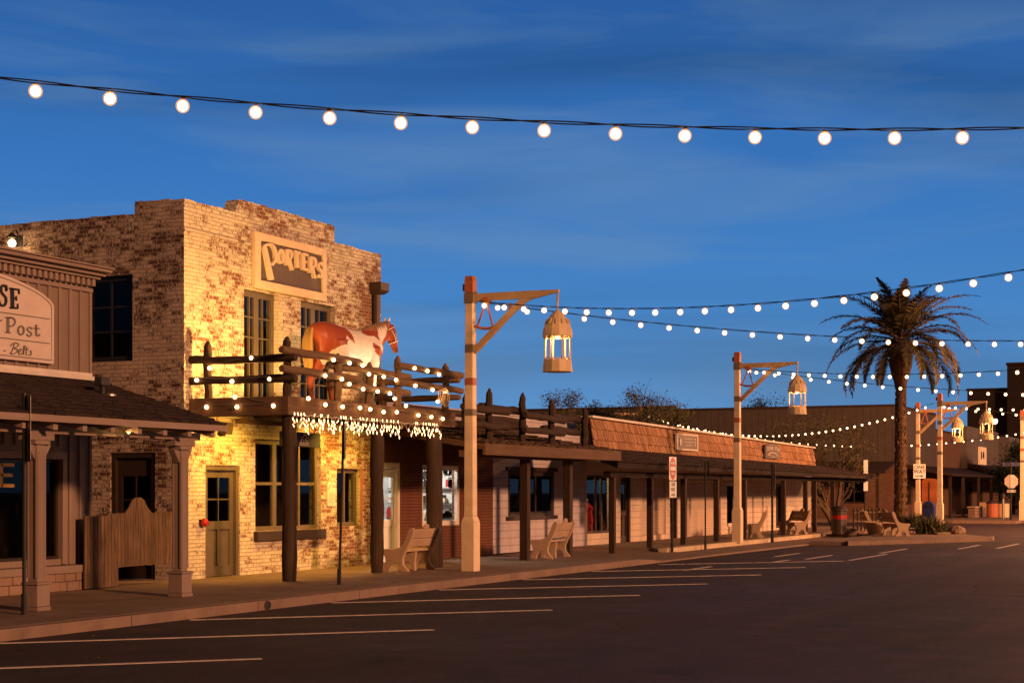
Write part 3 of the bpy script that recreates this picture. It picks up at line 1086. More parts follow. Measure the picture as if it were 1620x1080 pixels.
# ---------------------------------------------------------------- the brick saloon building
por = thing('brick_building', 'two storey brick building with flaking cream paint and stepped parapet', 'building', (29, 18.3, 0))
T = front(18.3)
X0, X1 = 25.3, 32.8
UW = [(27.28, 28.54, 3.40, 5.65), (29.38, 30.77, 3.40, 5.64)]
DR = (25.98, 27.14, 0, 2.15)
BW = (27.68, 30.19, .85, 2.69)
SW = (30.85, 31.87, .88, 2.14)
mb = MB(T)
wall(mb, X0, X1, 0, 6.98, UW + [DR, BW, SW], 0, .3)
wbox(mb, X0, 27.1, 6.98, 7.05, 0, .3)
wbox(mb, 27.1, 30.75, 6.98, 7.33, 0, .3)
for a, b, w_ in ((25.3, 27.1, 7.05), (27.1, 30.75, 7.33), (30.75, 32.8, 6.98)):   # uneven capping bricks
    x = a
    while x < b - .05:
        x2 = min(b, x + .105)
        wbox(mb, x + .004, x2, w_ + .002, w_ + .05 + rnd.uniform(-.012, .014), -.012 + rnd.uniform(0, .008), .3)
        x = x2
for a, b in ((25.3, 27.5), (30.34, 32.8)):
    wbox(mb, a, b, 6.49, 6.555, -.018, .001)
mb.T = None
mb.hexa([(26.93, 18.296, 7.06), (27.095, 18.296, 7.06), (27.095, 18.6, 7.06), (26.93, 18.6, 7.06)], [(27.02, 18.296, 7.20), (27.095, 18.296, 7.34), (27.095, 18.6, 7.34), (27.02, 18.6, 7.20)])
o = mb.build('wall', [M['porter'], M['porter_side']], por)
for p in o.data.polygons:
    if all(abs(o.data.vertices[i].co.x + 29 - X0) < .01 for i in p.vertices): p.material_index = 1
mb = MB(side(X0))
wall(mb, 18.6, 30, 0, 6.86, [(19.48, 20.62, 4.12, 5.75), (18.96, 20.0, 0, 2.38)], 0, .3)
wbox(mb, 18.6, 19.43, 6.86, 7.08, 0, .3)
y = 18.8
while y < 20.3:                                     # segmental courses over the side door
    z = 2.53 + .05 * math.sin((y - 18.8) / 1.5 * math.pi)
    wbox(mb, y, y + .18, z, z + .09, -.02, .002)
    wbox(mb, y + .06, y + .2, z + .1, z + .2, -.015, .002)
    y += .21
for a, b, w_ in ((18.62, 19.42, 7.082), (19.44, 29.9, 6.862)):
    u = a
    while u < b:
        wbox(mb, u, min(b, u + .2), w_, w_ + .035 + rnd.uniform(-.01, .012), -.01 + rnd.uniform(0, .008), .3)
        u += .21
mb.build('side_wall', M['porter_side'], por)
mb = MB()
mb.box(32.5, 32.8, 18.6, 30, 0, 6.8)
mb.box(25.6, 32.5, 29.7, 30, 0, 6.8)
mb.box(25.6, 32.5, 18.6, 29.7, 6.2, 6.35)
mb.box(25.6, 32.5, 18.6, 29.7, 3.05, 3.2)
mb.box(27.4, 27.5, 18.6, 29.7, 0, 3.05)
mb.build('shell', M['interior'], por)
for a, b, c, d in UW:
    window(por, T, a, b, c, d, ((.5, .17), .27, .73), (.2, .4, .6, .8), 'olive', .12, .12, .03, 'glass', 'french_door')
door(por, T, *DR)
window(por, T, *BW, ((.335, .14), (.74, .06)), ((.52, .06),), 'olive_u', .1, .09, .05, 'glass', 'window', (.06, .2, .1, 'dark_frame'))
window(por, T, *SW, ((.5, .05),), (), 'olive_u', .1, .09, .04, 'glass', 'window')
window(por, side(X0), 19.48, 20.62, 4.12, 5.75, (.5,), (.33, .66), 'iron', .08, .1, .04, 'glass_dark', 'window')
door(por, side(X0), 18.96, 20.0, 0, 2.38, 'dark_frame', 'dark_frame', .1, .1, (.45, .85), (2, 2), 'pipe')
mb = MB(T)
wbox(mb, 31.87, 31.97, .88, 2.12, -.006, .001)
mb.build('red_brick_strip', M['post_red'], por)
mb = MB()
mb.box(26.97, 28.7, 18.12, 18.29, 2.98, 3.06)
mb.build('ledger', M['beam'], por)
mb = MB()                                            # hopper and downpipe
mb.tube([(32.42, 18.2, 3.4), (32.42, 18.2, 6.1)], .09, 10)
mb.hexa([(32.33, 18.06, 6.08), (32.55, 18.06, 6.08), (32.55, 18.28, 6.08), (32.33, 18.28, 6.08)], [(32.26, 18.0, 6.16), (32.66, 18.0, 6.16), (32.66, 18.28, 6.16), (32.26, 18.28, 6.16)])
mb.box(32.26, 32.66, 18.0, 18.28, 6.162, 6.34)
mb.build('downpipe', M['pipe'], por)

# the sign on its parapet
sg = thing('shop_sign', 'framed taupe name board with sandy raised western letters high on the brick front', 'sign', (28.9, 18.2, 5.68))
mb = MB(front(18.2))
fx0, fx1, fz0, fz1 = 27.53, 30.27, 5.69, 6.81
wbox(mb, fx0, 27.74, fz0, fz1, .0, .095)
wbox(mb, 30.11, fx1, fz0, fz1, .0, .095)
wbox(mb, 27.74, 30.11, 6.65, fz1, -.002, .095)
wbox(mb, 27.74, 30.11, fz0, 5.86, -.002, .095)
mb.build('frame', M['tan_letter'], sg, bevel=.012)
mb = MB(front(18.2))
wbox(mb, 27.742, 30.108, 5.862, 6.648, .045, .09)
mb.build('panel', M['taupe'], sg)
tr = tracer(390, 350, 150 / 1246, 18.2)
for strokes in (
        (([(238, 330), (270, 480), (328, 772)], [44, 52, 62]), (curve([(222, 385), (228, 335), (262, 310), (320, 308), (362, 345), (384, 430), (376, 515), (330, 575)]), 34)),
        ((ring(452, 462, 33, 84, 22), 32),),
        (([(532, 368), (534, 582)], 42), (curve([(536, 382), (578, 390), (594, 440), (576, 492), (540, 500)]), 28), ([(560, 490), (604, 645)], [30, 26])),
        (([(622, 396), (706, 420)], 36), ([(664, 408), (672, 614)], 40)),
        (([(748, 412), (750, 640)], 40), ([(748, 426), (808, 450)], 32), ([(748, 528), (788, 540)], 28), ([(750, 622), (802, 642)], 34)),
        (([(846, 462), (840, 682)], 40), (curve([(846, 476), (892, 492), (910, 545), (886, 594), (850, 600)]), 28), ([(866, 590), (896, 752)], [30, 26])),
        ((curve([(1002, 590), (992, 556), (962, 552), (944, 588), (956, 626), (988, 664), (990, 708), (964, 734), (936, 704)]), 32),)):
    mb = MB()
    for k_, (pts, w_) in enumerate(strokes): mb.ribbon(pts, w_, tr, -.012 - .0015 * k_, .0455 + .0012 * k_)
    mb.build('letter', M['tan_letter'], sg)

# ---------------------------------------------------------------- the low row of shops
brn = thing('low_shop', 'brown brick shop with a white framed door and brightly lit window', 'shop', (36, 18.4, 0))
T = front(18.4)
BD = (32.92, 33.95, 0, 2.31)
LW = (35.02, 37.1, .80, 2.28)
mb = MB(T)
wall(mb, 32.8, 39.0, 0, 3.3, [BD, LW], 0, .25)
mb.build('wall', M['brown_brick'], brn)
door(brn, T, *BD, 'sign_sheet', 'white_trim', .1, .12, (.45, .9), (1, 2), 'iron', 'glass')
window(brn, T, *LW, ((.42, .05),), (), 'white_trim', .04, .12, .05, 'glass', 'display_window')
mb = MB()
mb.box(32.95, 39, 21.4, 21.6, 0, 3.1)
mb.box(32.81, 32.95, 18.66, 21.4, 0, 3.1)
mb.box(38.8, 39, 18.66, 21.4, 0, 3.1)
mb.box(32.95, 38.8, 18.66, 21.4, 2.95, 3.1)
mb.build('room', M['white_room'], brn)
mb = MB()
q = random.Random(21)
mb.box(35.0, 37.2, 18.75, 19.3, .74, .80, 0)
for i in range(26):
    x, z = q.uniform(35.1, 37.0), .8
    h, w_ = q.uniform(.12, .5), q.uniform(.05, .16)
    y = q.uniform(18.85, 19.3)
    k = q.randrange(1, 6)
    if k % 2: mb.box(x, x + w_, y, y + .08, z, z + h, k)
    else: mb.lathe([(.02, 0), (w_ * .5, .01), (w_ * .55, h * .5), (w_ * .2, h * .9), (w_ * .2, h)], (x, y, z), 9, k)
for i in range(34):                                  # pictures and small things hung on the back wall
    x, z = q.uniform(34.6, 38.4), q.uniform(.9, 2.4)
    w_, h = q.uniform(.08, .3), q.uniform(.06, .26)
    mb.box(x, x + w_, 21.36, 21.395, z, z + h, q.randrange(1, 6))
mb.box(36.25, 36.5, 19.5, 19.9, .8, 1.5, 2)
for i in range(30):                                  # shelves of goods along the end wall and pieces hung near the glass
    y, z = q.uniform(18.85, 21.2), q.choice((.95, 1.35, 1.75, 2.1))
    w_, h = q.uniform(.08, .26), q.uniform(.1, .3)
    mb.box(38.6, 38.78, y, y + w_, z, z + h, q.randrange(1, 6))
for z in (.93, 1.33, 1.73):
    mb.box(38.55, 38.79, 18.8, 21.3, z - .03, z - .003, 4)
for i in range(9):
    x, z = q.uniform(35.2, 37.0), q.uniform(1.45, 2.0)
    mb.tube([(x, 18.9, z + .25), (x, 18.9, 2.4)], .004, 4, 2)
    mb.lathe([(.01, .25), (.05, .2), (.07, .05), (.02, 0)], (x, 18.9, z), 8, q.choice((1, 2, 3, 4)))
mb.build('window_display', [M['white_room'], M['red'], M['sign_grey'], M['tan_letter'], M['taupe'], M['sign_sheet']], brn)
lamp('shop_ceiling_lamp', (36.2, 19.9, 2.75), 400, (1, .93, .82), .25)

lav = thing('low_shop', 'pale lavender block shop with a dark shelved window and white parapet', 'shop', (42, 18.4, 0))
VW = (39.95, 43.1, .92, 2.22)
mb = MB(T)
wall(mb, 39.0, 45.5, 0, 3.3, [VW], 0, .25)
mb.build('wall', M['lav_brick'], lav)
w_ = window(lav, T, *VW, (.25, .62), (), 'dark_frame', .02, .16, .07, 'glass_dark', 'display_window')
mb = MB(T)
wbox(mb, 39.8, 43.25, 2.19, 2.30, -.05, -.001)
wbox(mb, 39.8, 43.25, .86, .96, -.05, -.001)
mb.build('window_trim', M['dark_frame'], w_)
mb = MB()
for z in (1.2, 1.5, 1.8):
    mb.box(40.1, 43.0, 18.9, 19.2, z, z + .03, 1)
    for i in range(14):
        x = q.uniform(40.2, 42.9)
        mb.lathe([(.02, 0), (.05, .01), (.06, .1), (.02, .16)], (x, 19.0, z + .03), 8, q.randrange(2))
mb.build('shelf', [M['steel'], M['interior']], w_)
mb = MB()
mb.box(39.02, 39.2, 18.66, 28, 0, 3.2); mb.box(45.2, 45.4, 18.66, 28, 0, 3.2); mb.box(39.2, 45.2, 27.8, 28, 0, 3.2)
mb.box(32.9, 45.2, 21.7, 27.8, 3.1, 3.2); mb.box(39.2, 45.2, 18.66, 21.7, 3.1, 3.2)
mb.build('shell', M['interior'], lav)
mb = MB()
mb.box(33.0, 45.9, 18.9, 19.1, 3.2, 3.72)
mb.box(33.0, 45.9, 18.86, 19.14, 3.722, 3.76)
mb.build('parapet', M['lav_brick'], lav)

shg = thing('shingled_shop', 'long low off white shop row under an orange cedar shake parapet', 'shop', (58, 18.4, 0))
OPS = [(45.58, 47.86, .36, 2.13), (48.42, 49.32, 0, 2.13), (50.26, 52.81, .2, 2.15), (53.13, 53.93, 0, 2.05), (54.95, 59.0, .02, 2.19), (59.65, 61.97, .3, 1.95), (66.5, 68.1, .1, 1.95)]
mb = MB(T)
wall(mb, 45.5, 72.3, -.05, 3.0, OPS, 0, .25)
mb.build('wall', M['white_brick'], shg)
mb = MB()
mb.box(72.1, 72.3, 18.66, 29, -.1, 3.4); mb.box(45.5, 72.1, 28.8, 29, 0, 3.4); mb.box(45.5, 72.1, 19.0, 28.8, 3.2, 3.3); mb.box(45.5, 45.7, 18.66, 29, 0, 3.2)
mb.build('shell', M['interior'], shg)
a = OPS[0]
w_ = window(shg, T, *a, (.42, .64), (), 'dark_frame', .08, .08, .1, 'glass', 'display_window')
mb = MB()
for i, (x, y, k) in enumerate(((45.9, 19.1, 2), (46.25, 19.3, 2), (46.9, 19.2, 1), (47.3, 19.1, 0), (47.55, 19.35, 2), (46.6, 19.4, 1))):
    mb.lathe([(.03, 0), (.18, .02), (.20, .4), (.17, .62), (.2, .75), (.05, .9)], (x, y, .38 if k != 2 else .6), 10, k)
mb.box(45.7, 47.8, 18.8, 20.2, .30, .37, 3)
mb.build('window_goods', [M['red'], M['sign_white'], M['tan_letter'], M['interior']], w_)
mb = MB()
mb.box(45.72, 48, 20.4, 20.5, .3, 2.6)
mb.build('backdrop', M['interior'], w_)
lamp('shop_window_lamp', (46.3, 19.2, 2.35), 70, (1, .72, .34), .08)
door(shg, T, *OPS[1], 'dark_frame', 'dark_frame', .1, .08, (.5, .9), (1, 1), 'steel')
door(shg, T, *OPS[3], 'dark_frame', 'dark_frame', .1, .08, (.3, .9), (1, 3), 'steel')
for a in (OPS[2], OPS[4]):
    mb = MB(T)
    wbox(mb, a[0], a[0] + .09, a[2], a[3], .0, .1)
    wbox(mb, a[1] - .09, a[1], a[2], a[3], .0, .1)
    wbox(mb, a[0] + .09, a[1] - .09, a[3] - .14, a[3], -.02, .1)
    z = a[2]
    while z < a[3] - .15:                             # curved slats
        u0, u1 = a[0] + .09, a[1] - .09
        mb.add([(u0, z, .09), (u1, z, .09), (u1, z + .055, .06), (u0, z + .055, .06), (u1, z + .075, .09), (u0, z + .075, .09)], [(0, 1, 2, 3), (3, 2, 4, 5)])
        z += .075
    mb.build('roller_shutter', M['shutter'], shg)
a = OPS[5]
window(shg, T, *a, (.5,), (), 'white_trim', .06, .12, .1, 'glass_dark', 'display_window')
window(shg, T, *OPS[6], ((.3, .06),), (), 'pipe', .06, .1, .06, 'glass', 'window')
# shake parapet: the far end of the roofline sits lower
mb = MB()
mb.hexa([(45.0, 18.04, 2.84), (71.3, 18.04, 2.6), (71.3, 18.3, 2.6), (45.0, 18.3, 2.84)], [(45.0, 18.10, 3.80), (71.3, 18.10, 3.50), (71.3, 18.3, 3.50), (45.0, 18.3, 3.80)])
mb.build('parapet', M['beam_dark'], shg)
mb = MB()
shake_roof(mb, (45.0, 17.94, 2.84), (71.3, 17.94, 2.62), (71.3, 18.08, 3.5), (45.0, 18.08, 3.8), 3, .115, .06, q=random.Random(12), jitter=.014, gap=.022)
mb.build('shake_band', M['shake'], shg)
mb = MB()
mb.hexa([(44.95, 17.96, 3.805), (71.35, 17.96, 3.505), (71.35, 18.32, 3.505), (44.95, 18.32, 3.805)], [(44.95, 17.96, 3.87), (71.35, 17.96, 3.57), (71.35, 18.32, 3.57), (44.95, 18.32, 3.87)])
mb.build('coping', M['white_trim'], shg)
# its awning
mb = MB()
shake_roof(mb, (40.6, 15.5, 2.42), (73.0, 15.5, 2.30), (72.0, 18.0, 2.74), (43.2, 18.0, 2.95), 8, .2, .03, q=random.Random(4))
mb.build('awning_roof', M['roof'], shg)
mb = MB()
mb.hexa([(40.7, 15.55, 2.26), (72.9, 15.55, 2.16), (71.9, 17.9, 2.56), (43.2, 17.9, 2.74)], [(40.7, 15.55, 2.41), (72.9, 15.55, 2.29), (71.9, 17.9, 2.70), (43.2, 17.9, 2.90)])
mb.box(41.2, 72.6, 15.95, 16.15, 2.02, 2.18)
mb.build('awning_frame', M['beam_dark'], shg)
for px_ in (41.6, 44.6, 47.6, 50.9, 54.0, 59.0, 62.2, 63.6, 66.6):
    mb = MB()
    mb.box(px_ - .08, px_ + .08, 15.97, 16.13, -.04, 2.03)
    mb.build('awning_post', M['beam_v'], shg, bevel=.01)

# porch with a log fence on its roof
pch = thing('porch', 'timber porch with brown shake roof and square posts before the brown and lavender shops', 'porch', (36, 16, 0))
mb = MB()
shake_roof(mb, (32.32, 15.42, 2.70), (40.6, 15.42, 2.70), (41.5, 18.9, 3.24), (32.32, 18.9, 3.24), 9, .2, .035, q=random.Random(6), jitter=.03)
mb.build('porch_roof', M['roof_brown'], pch)
mb = MB()
mb.hexa([(32.32, 15.5, 2.56), (40.5, 15.5, 2.56), (41.3, 18.38, 3.0), (32.32, 18.38, 3.0)], [(32.32, 15.5, 2.695), (40.5, 15.5, 2.695), (41.3, 18.38, 3.13), (32.32, 18.38, 3.13)])
mb.build('ceiling', M['beam'], pch)
mb = MB()
mb.box(32.32, 40.62, 15.42, 15.5, 2.44, 2.70)
mb.build('fascia', M['beam'], pch, bevel=.01)
mb = MB()
mb.box(32.4, 40.4, 15.92, 16.12, 2.40, 2.555)
mb.build('beam', M['beam'], pch, bevel=.01)
for x in (32.75, 35.75, 38.4):
    mb = MB()
    mb.box(x - .1, x + .1, 15.92, 16.12, 0, 2.40)
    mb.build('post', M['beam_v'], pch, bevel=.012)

lf = thing('log_fence', 'staggered dark log rail fence standing on the brown porch roof', 'fence', (36, 16, 2.75))
for k, (x, z0, z1) in enumerate(((32.6, 2.78, 3.7), (33.8, 2.80, 3.86), (35.65, 2.80, 3.86), (37.4, 2.80, 3.78), (39.6, 2.80, 3.68))):
    mb = MB()
    mb.log((x, 16.05, z0), (x + .02, 16.05, z1), .085, seed=k)
    mb.tube([(x + .02, 16.05, z1), (x + .035, 16.05, z1 + .13)], [.075, .02], 7)
    mb.build('post', M['log'], lf, smooth=False)
for k, (xa, xb, za, zb, y, r) in enumerate(((32.2, 34.6, 3.50, 3.47, 15.92, .085), (32.2, 34.55, 3.13, 3.12, 15.92, .085), (33.65, 36.15, 3.58, 3.55, 16.2, .085), (33.6, 36.15, 3.22, 3.19, 16.2, .085),
                                             (35.5, 37.9, 3.45, 3.40, 15.92, .085), (35.5, 37.9, 3.1, 3.08, 15.92, .08), (37.2, 39.8, 3.52, 3.50, 16.2, .085), (37.2, 39.75, 3.20, 3.16, 16.2, .085),
                                             (33.5, 40.4, 3.62, 3.52, 18.3, .08), (36.0, 40.4, 3.28, 3.2, 18.2, .08))):
    mb = MB()
    mb.log((xa, y, za), (xb, y, zb), r, seed=k + 50)
    mb.build('rail', M['log'], lf)

# ---------------------------------------------------------------- balcony of the brick building
bal = thing('balcony', 'timber balcony on thick round log posts with staggered log rails', 'balcony', (28.8, 17.2, 0))
mb = MB()
mb.box(25.45, 32.25, 16.12, 16.27, 3.04, 3.38)
mb.build('front_beam', M['beam'], bal, bevel=.012)
for x in (25.45, 32.1):
    mb = MB()
    mb.box(x, x + .15, 16.272, 18.29, 3.04, 3.38)
    mb.build('side_beam', M['beam'], bal, bevel=.012)
mb = MB()
y = 16.28
while y < 18.2:
    mb.box(25.602, 32.098, y, y + .15, 3.30, 3.35)
    y += .157
for x in (26.5, 27.6, 28.7, 29.8, 30.9):
    mb.box(x, x + .09, 16.28, 18.28, 3.10, 3.298)
mb.build('deck', M['beam'], bal)
for k, (x, y) in enumerate(((25.74, 16.28), (29.2, 16.38), (31.45, 16.28))):
    mb = MB()
    mb.log((x, y, 0), (x, y, 3.05), .135, 12, seed=k + 3, wig=.05)
    mb.build('post', M['log'], bal, smooth=True)
    if k:
        continue
mb = MB()
mb.log((31.75, 16.3, 0), (31.74, 16.32, 3.05), .11, 12, seed=31, wig=.05)
mb.build('post', M['log'], bal, smooth=True)
FR = [((25.2, 16.10), (28.0, 16.10), 4.20, 3.86), ((27.1, 16.26), (30.35, 16.26), 4.06, 3.72), ((29.55, 16.10), (32.5, 16.10), 4.22, 3.88)]
k = 60
for (a, b, za, zb) in FR:
    for z in (za, zb):
        k += 1
        mb = MB()
        mb.log((*a, z), (*b, z - .03), .075, seed=k)
        mb.build('rail', M['log_lit'], bal)
for z in (4.08, 3.70):
    k += 1
    mb = MB()
    mb.log((25.52, 16.0, z), (25.50, 18.5, z + .02), .075, seed=k)
    mb.build('rail', M['log'], bal)
    k += 1
    mb = MB()
    mb.log((32.2, 16.0, z), (32.2, 18.25, z), .07, seed=k)
    mb.build('rail', M['log_lit'], bal)
for j, (x, y, z1) in enumerate(((25.56, 16.22, 4.38), (27.3, 16.18, 4.2), (28.85, 16.36, 4.15), (29.75, 16.2, 4.34), (31.95, 16.22, 4.34), (25.56, 17.95, 4.36), (32.2, 17.9, 4.2))):
    mb = MB()
    mb.log((x, y, 3.355), (x, y, z1), .08, seed=j + 90)
    mb.tube([(x, y, z1), (x + .02, y, z1 + .09)], [.07, .025], 8)
    mb.build('rail_post', M['log'] if j in (0, 5) else M['log_lit'], bal)


# ---------------------------------------------------------------- light strings
def bulb_mesh(name, r, mat, drop):
    mb = MB()
    mb.tube([(0, 0, 0), (0, 0, -drop)], [r * .38, r * .42], 8, 1)
    mb.sphere((0, 0, -drop - r * 1.15), r, 12, 8, 0)            # the glowing core
    mb.sphere((0, 0, -drop - r * 1.15), r * 1.36, 14, 9, 2)     # the tinted glass globe round it, its glow imitating a halo
    me = mb.mesh(name, [mat, M['socket'], M['halo']], smooth=True)
    return me


B_BIG = bulb_mesh('bulb', .044, M['bulb'], .014)
B_RAIL = bulb_mesh('bulb', .034, M['bulb_small'], .03)


def put_bulb(parent, loc, me, tilt=(0, 0)):
    o = bpy.data.objects.new('bulb', me)
    C.objects.link(o)
    o.parent = parent
    o.location = Vector(loc) - root_of(parent).location
    o.rotation_euler = (tilt[0], tilt[1], rnd.uniform(0, 6))
    return o


def string(label, p0, p1, sag, pitch, n0=0.3, me=B_BIG, group='festoon strings over the street', skip=(), end=None):
    p0, p1 = Vector(p0), Vector(p1)
    t_ = thing('string_lights', label, 'string lights', p0, 0, group)
    L = (p1 - p0).length
    f = lambda t: p0.lerp(p1, t) - Vector((0, 0, 4 * sag * t * (1 - t)))
    mb = MB()
    n = 48
    base = [f(i / n) for i in range(n + 1)]
    for ph in (0, math.pi):                           # two twisted wires
        pts = []
        for i in range(n * 3 + 1):
            q_ = i / (n * 3)
            a = ph + q_ * L * 4.2
            pts.append(f(q_) + Vector((0, .011 * math.cos(a), .011 * math.sin(a))))
        mb.tube(pts, .0065, 5)
    mb.build('cable', M['cable'], t_)
    s_ = n0
    k = 0
    while s_ < L * (end or 1) - .2:
        q_ = s_ / L
        if k not in skip:
            put_bulb(t_, f(q_) - Vector((0, 0, .012)), me, (rnd.uniform(-.1, .1), rnd.uniform(-.1, .1)))
        s_ += pitch
        k += 1
    return t_


HT = 5.58
P0, P1, P2, P3 = (9.9, 15.0, HT), (30.55, 14.85, HT), (51.0, 15.25, HT), (72.4, 12.85, 5.35)
Q1, Q2, Q3, Q4 = (20.3, -2.6, HT + .05), (42.4, -2.6, HT), (63, -2.6, HT), (82, -2.6, HT)
string('nearest bulb string hanging across the top of the sky', (7.8, 15.0, 6.02), (17.4, -2.6, 5.22), .774, .612, .30)
string('bulb string rising to the upper right from the tall lamp post beside the balcony', P1, (22.5, -2.6, 5.6), .76, .61, .35)
string('bulb string running level from the tall lamp post beside the balcony to the palm crown', P1, Q2, .66, .61, .5)
string('upper of two bulb strings leaving the lamp post at the shingled shops', P2, Q2, .62, .61, .35)
string('lower of two bulb strings leaving the lamp post at the shingled shops', P2, Q3, .70, .61, .5)
string('bulb string from the island lamp post to the near side of the street', P3, Q3, .5, .61, .35)
string('bulb string from the island lamp post running down the street', P3, Q4, .6, .61, .5)
string('long bulb string from the shingled roof up to the island lamp post', (91.5, 33.5, 6.25), (72.4, 13.0, 5.45), 1.35, .60, .4)
string('lowest long bulb string sagging before the dim brick corner building', (91.5, 33.6, 6.2), (101, 9.2, 5.9), 1.75, .50, .4)

rail_sets = [('bulb strand along the lower log rail at the balcony end', [(25.42, 18.1, 3.78), (25.42, 17.3, 3.74), (25.42, 16.5, 3.76)]),
             ('bulb strand along the upper log rail at the balcony end', [(25.42, 17.8, 4.0), (25.42, 16.9, 4.16)]),
             ('bulb strand along the end beam of the balcony', [(25.36, 18.28, 3.06), (25.42, 17.9, 3.28), (25.42, 17.2, 3.27), (25.42, 16.45, 3.27), (25.42, 17.25, 3.45)]),
             ('bulb strand along the top rail before the horse', [(26.0, 16.0, 3.42), (26.85, 16.0, 4.2), (27.45, 16.0, 4.18), (27.95, 16.0, 4.17)]),
             ('bulb strand along the middle rail before the horse', [(26.55, 16.0, 3.88), (27.15, 16.0, 3.85), (27.7, 16.12, 3.79), (28.4, 16.12, 4.03), (29.0, 16.12, 4.02), (29.5, 16.12, 3.98)]),
             ('bulb strand along the lowest rail before the horse', [(28.15, 16.12, 3.72), (28.75, 16.12, 3.71), (29.3, 16.12, 3.70), (29.45, 16.12, 3.6), (29.95, 16.12, 3.48)]),
             ('bulb strand along the top rail at the far balcony corner', [(30.1, 16.0, 4.26), (30.7, 16.0, 4.24), (31.25, 16.0, 4.20)]),
             ('bulb strand along the lower rail at the far balcony corner', [(30.2, 16.0, 3.90), (30.95, 16.0, 3.86), (31.5, 16.0, 3.84), (31.1, 15.98, 3.62)]),
             ('bulb strand along the front beam of the balcony', [(26.6, 16.05, 3.34), (27.25, 16.05, 3.33), (27.9, 16.05, 3.34), (28.3, 16.05, 3.33), (28.85, 16.05, 3.30), (29.4, 16.05, 3.32), (30.4, 16.05, 3.30), (30.95, 16.05, 3.29), (31.5, 16.05, 3.27)])]
for lab, pts in rail_sets:
    t_ = thing('rail_lights', lab, 'string lights', pts[0], 0, 'bulb strands on the balcony')
    mb = MB()
    pp = []
    for a, b in zip(pts, pts[1:]):
        for i in range(6):
            u = i / 6
            p = Vector(a).lerp(Vector(b), u)
            pp.append(p - Vector((0, 0, .10 * u * (1 - u))))
    pp.append(Vector(pts[-1]))
    mb.tube(pp, .006, 5)
    mb.build('cable', M['sign_grey'], t_)
    for p in pts: put_bulb(t_, p, B_RAIL, (rnd.uniform(-.4, .4), rnd.uniform(-.4, .4)))

coil = MB()
for i in range(4):
    c_ = (31.3 + .06 * i, 16.0 - .012 * i, 3.66)
    coil.tube([(c_[0] + .10 * math.cos(R(a)) * (1 + .08 * i), c_[1] - .02 * math.sin(R(a * 2 + i * 40)), c_[2] + (.14 + .02 * i) * math.sin(R(a))) for a in range(0, 361, 15)], .011, 6)
tag(coil.build('cable_coil', M['tan_letter']), 'coil of spare pale cable hung on the far corner of the balcony rails', 'cable coil')

# icicle lights under the beam
ic = thing('icicle_lights', 'dense curtain of tiny icicle lights hanging under the balcony beam', 'icicle lights', (28.5, 16.08, 3.06))
q = random.Random(77)
mini = MB()
mini.tube([(0, 0, 0), (0, 0, -.02), (0, 0, -.05), (0, 0, -.062)], [.006, .008, .006, .002], 6)
mini_me = mini.mesh('bulb', [M['mini']], smooth=True)
wire = MB()
rest = MB()
spots = []
x = 25.6
while x < 31.4:
    dark = 29.55 < x < 30.2
    n = q.choice((1, 2, 3, 3, 4))
    z = 3.05
    pts = [(x, 16.08, z + .0)]
    for i in range(n):
        z -= q.uniform(.045, .085)
        pts.append((x + q.uniform(-.05, .05), 16.08 + q.uniform(-.03, .03), z))
        if not dark or q.random() < .06: spots.append(pts[-1])
    wire.tube(pts, .0055, 4)
    if q.random() < .6 and not dark: spots.append((x, 16.08, 3.09))
    x += q.uniform(.07, .12)
wire.tube([(25.55 + i * .06, 16.08, 3.05 + .012 * math.sin(i * 1.3)) for i in range(98)], .006, 4)
wire.build('wire', M['white_trim'], ic)
for i, p in enumerate(spots):
    if i < 100:
        o = bpy.data.objects.new('bulb', mini_me)
        C.objects.link(o)
        o.parent = ic
        o.location = Vector(p) - ic.location
        o.rotation_euler = (q.uniform(-.5, .5), q.uniform(-.5, .5), 0)
    else:
        rest.tube([(p[0], p[1], p[2]), (p[0], p[1], p[2] - .02), (p[0] + .004, p[1], p[2] - .05), (p[0] + .004, p[1], p[2] - .062)], [.006, .008, .006, .002], 6)
ro = rest.build('bulb', M['mini'], ic)
ro['kind'] = 'stuff'

# real lamps of the facade: floods tucked behind the rail and soffit lamps under the deck
lamp('balcony_flood', (26.0, 16.6, 3.45), 800, (1, .54, .14), .08, 'SPOT', (26.5, 18.3, 5.0), 135, .9)
lamp('balcony_flood', (28.0, 17.6, 3.42), 90, (1, .56, .16), .08, 'SPOT', (28.1, 18.3, 4.9), 130, .8)
lamp('balcony_flood', (30.9, 16.7, 3.45), 190, (1, .62, .24), .08, 'SPOT', (30.6, 18.3, 4.9), 125, .8)
for x, p in ((26.4, 190), (29.9, 200), (31.3, 70)):
    lamp('soffit_lamp', (x, 17.05, 2.98), p * 1.9, (1, .52, .075), .06, 'SPOT', (x, 18.3, 1.2), 145, .8)


lamp('horse_fill_light', (29.9, 16.42, 3.46), 75, (1, .74, .46), .08, 'SPOT', (29.75, 17.3, 4.7), 80, .9)  # added spot that brightens the horse in place of the rail bulbs' light

# ---------------------------------------------------------------- painted horse
def smoothed(name, mb, mats, parent, voxel=.02, it=4):
    me = mb.mesh(name + '_src', mats)
    o = bpy.data.objects.new(name, me)
    C.objects.link(o)
    r = o.modifiers.new('r', 'REMESH')
    r.mode = 'VOXEL'
    r.voxel_size = voxel
    s = o.modifiers.new('s', 'SMOOTH')
    s.iterations = it
    s.factor = .5
    bpy.context.view_layer.update()
    out = bpy.data.meshes.new_from_object(o.evaluated_get(bpy.context.evaluated_depsgraph_get()))
    out.name = name
    bpy.data.objects.remove(o)
    o2 = bpy.data.objects.new(name, out)
    C.objects.link(o2)
    o2.parent = parent
    for p in out.polygons: p.use_smooth = True
    if not out.materials:
        out.materials.append(mats[0])
    return o2


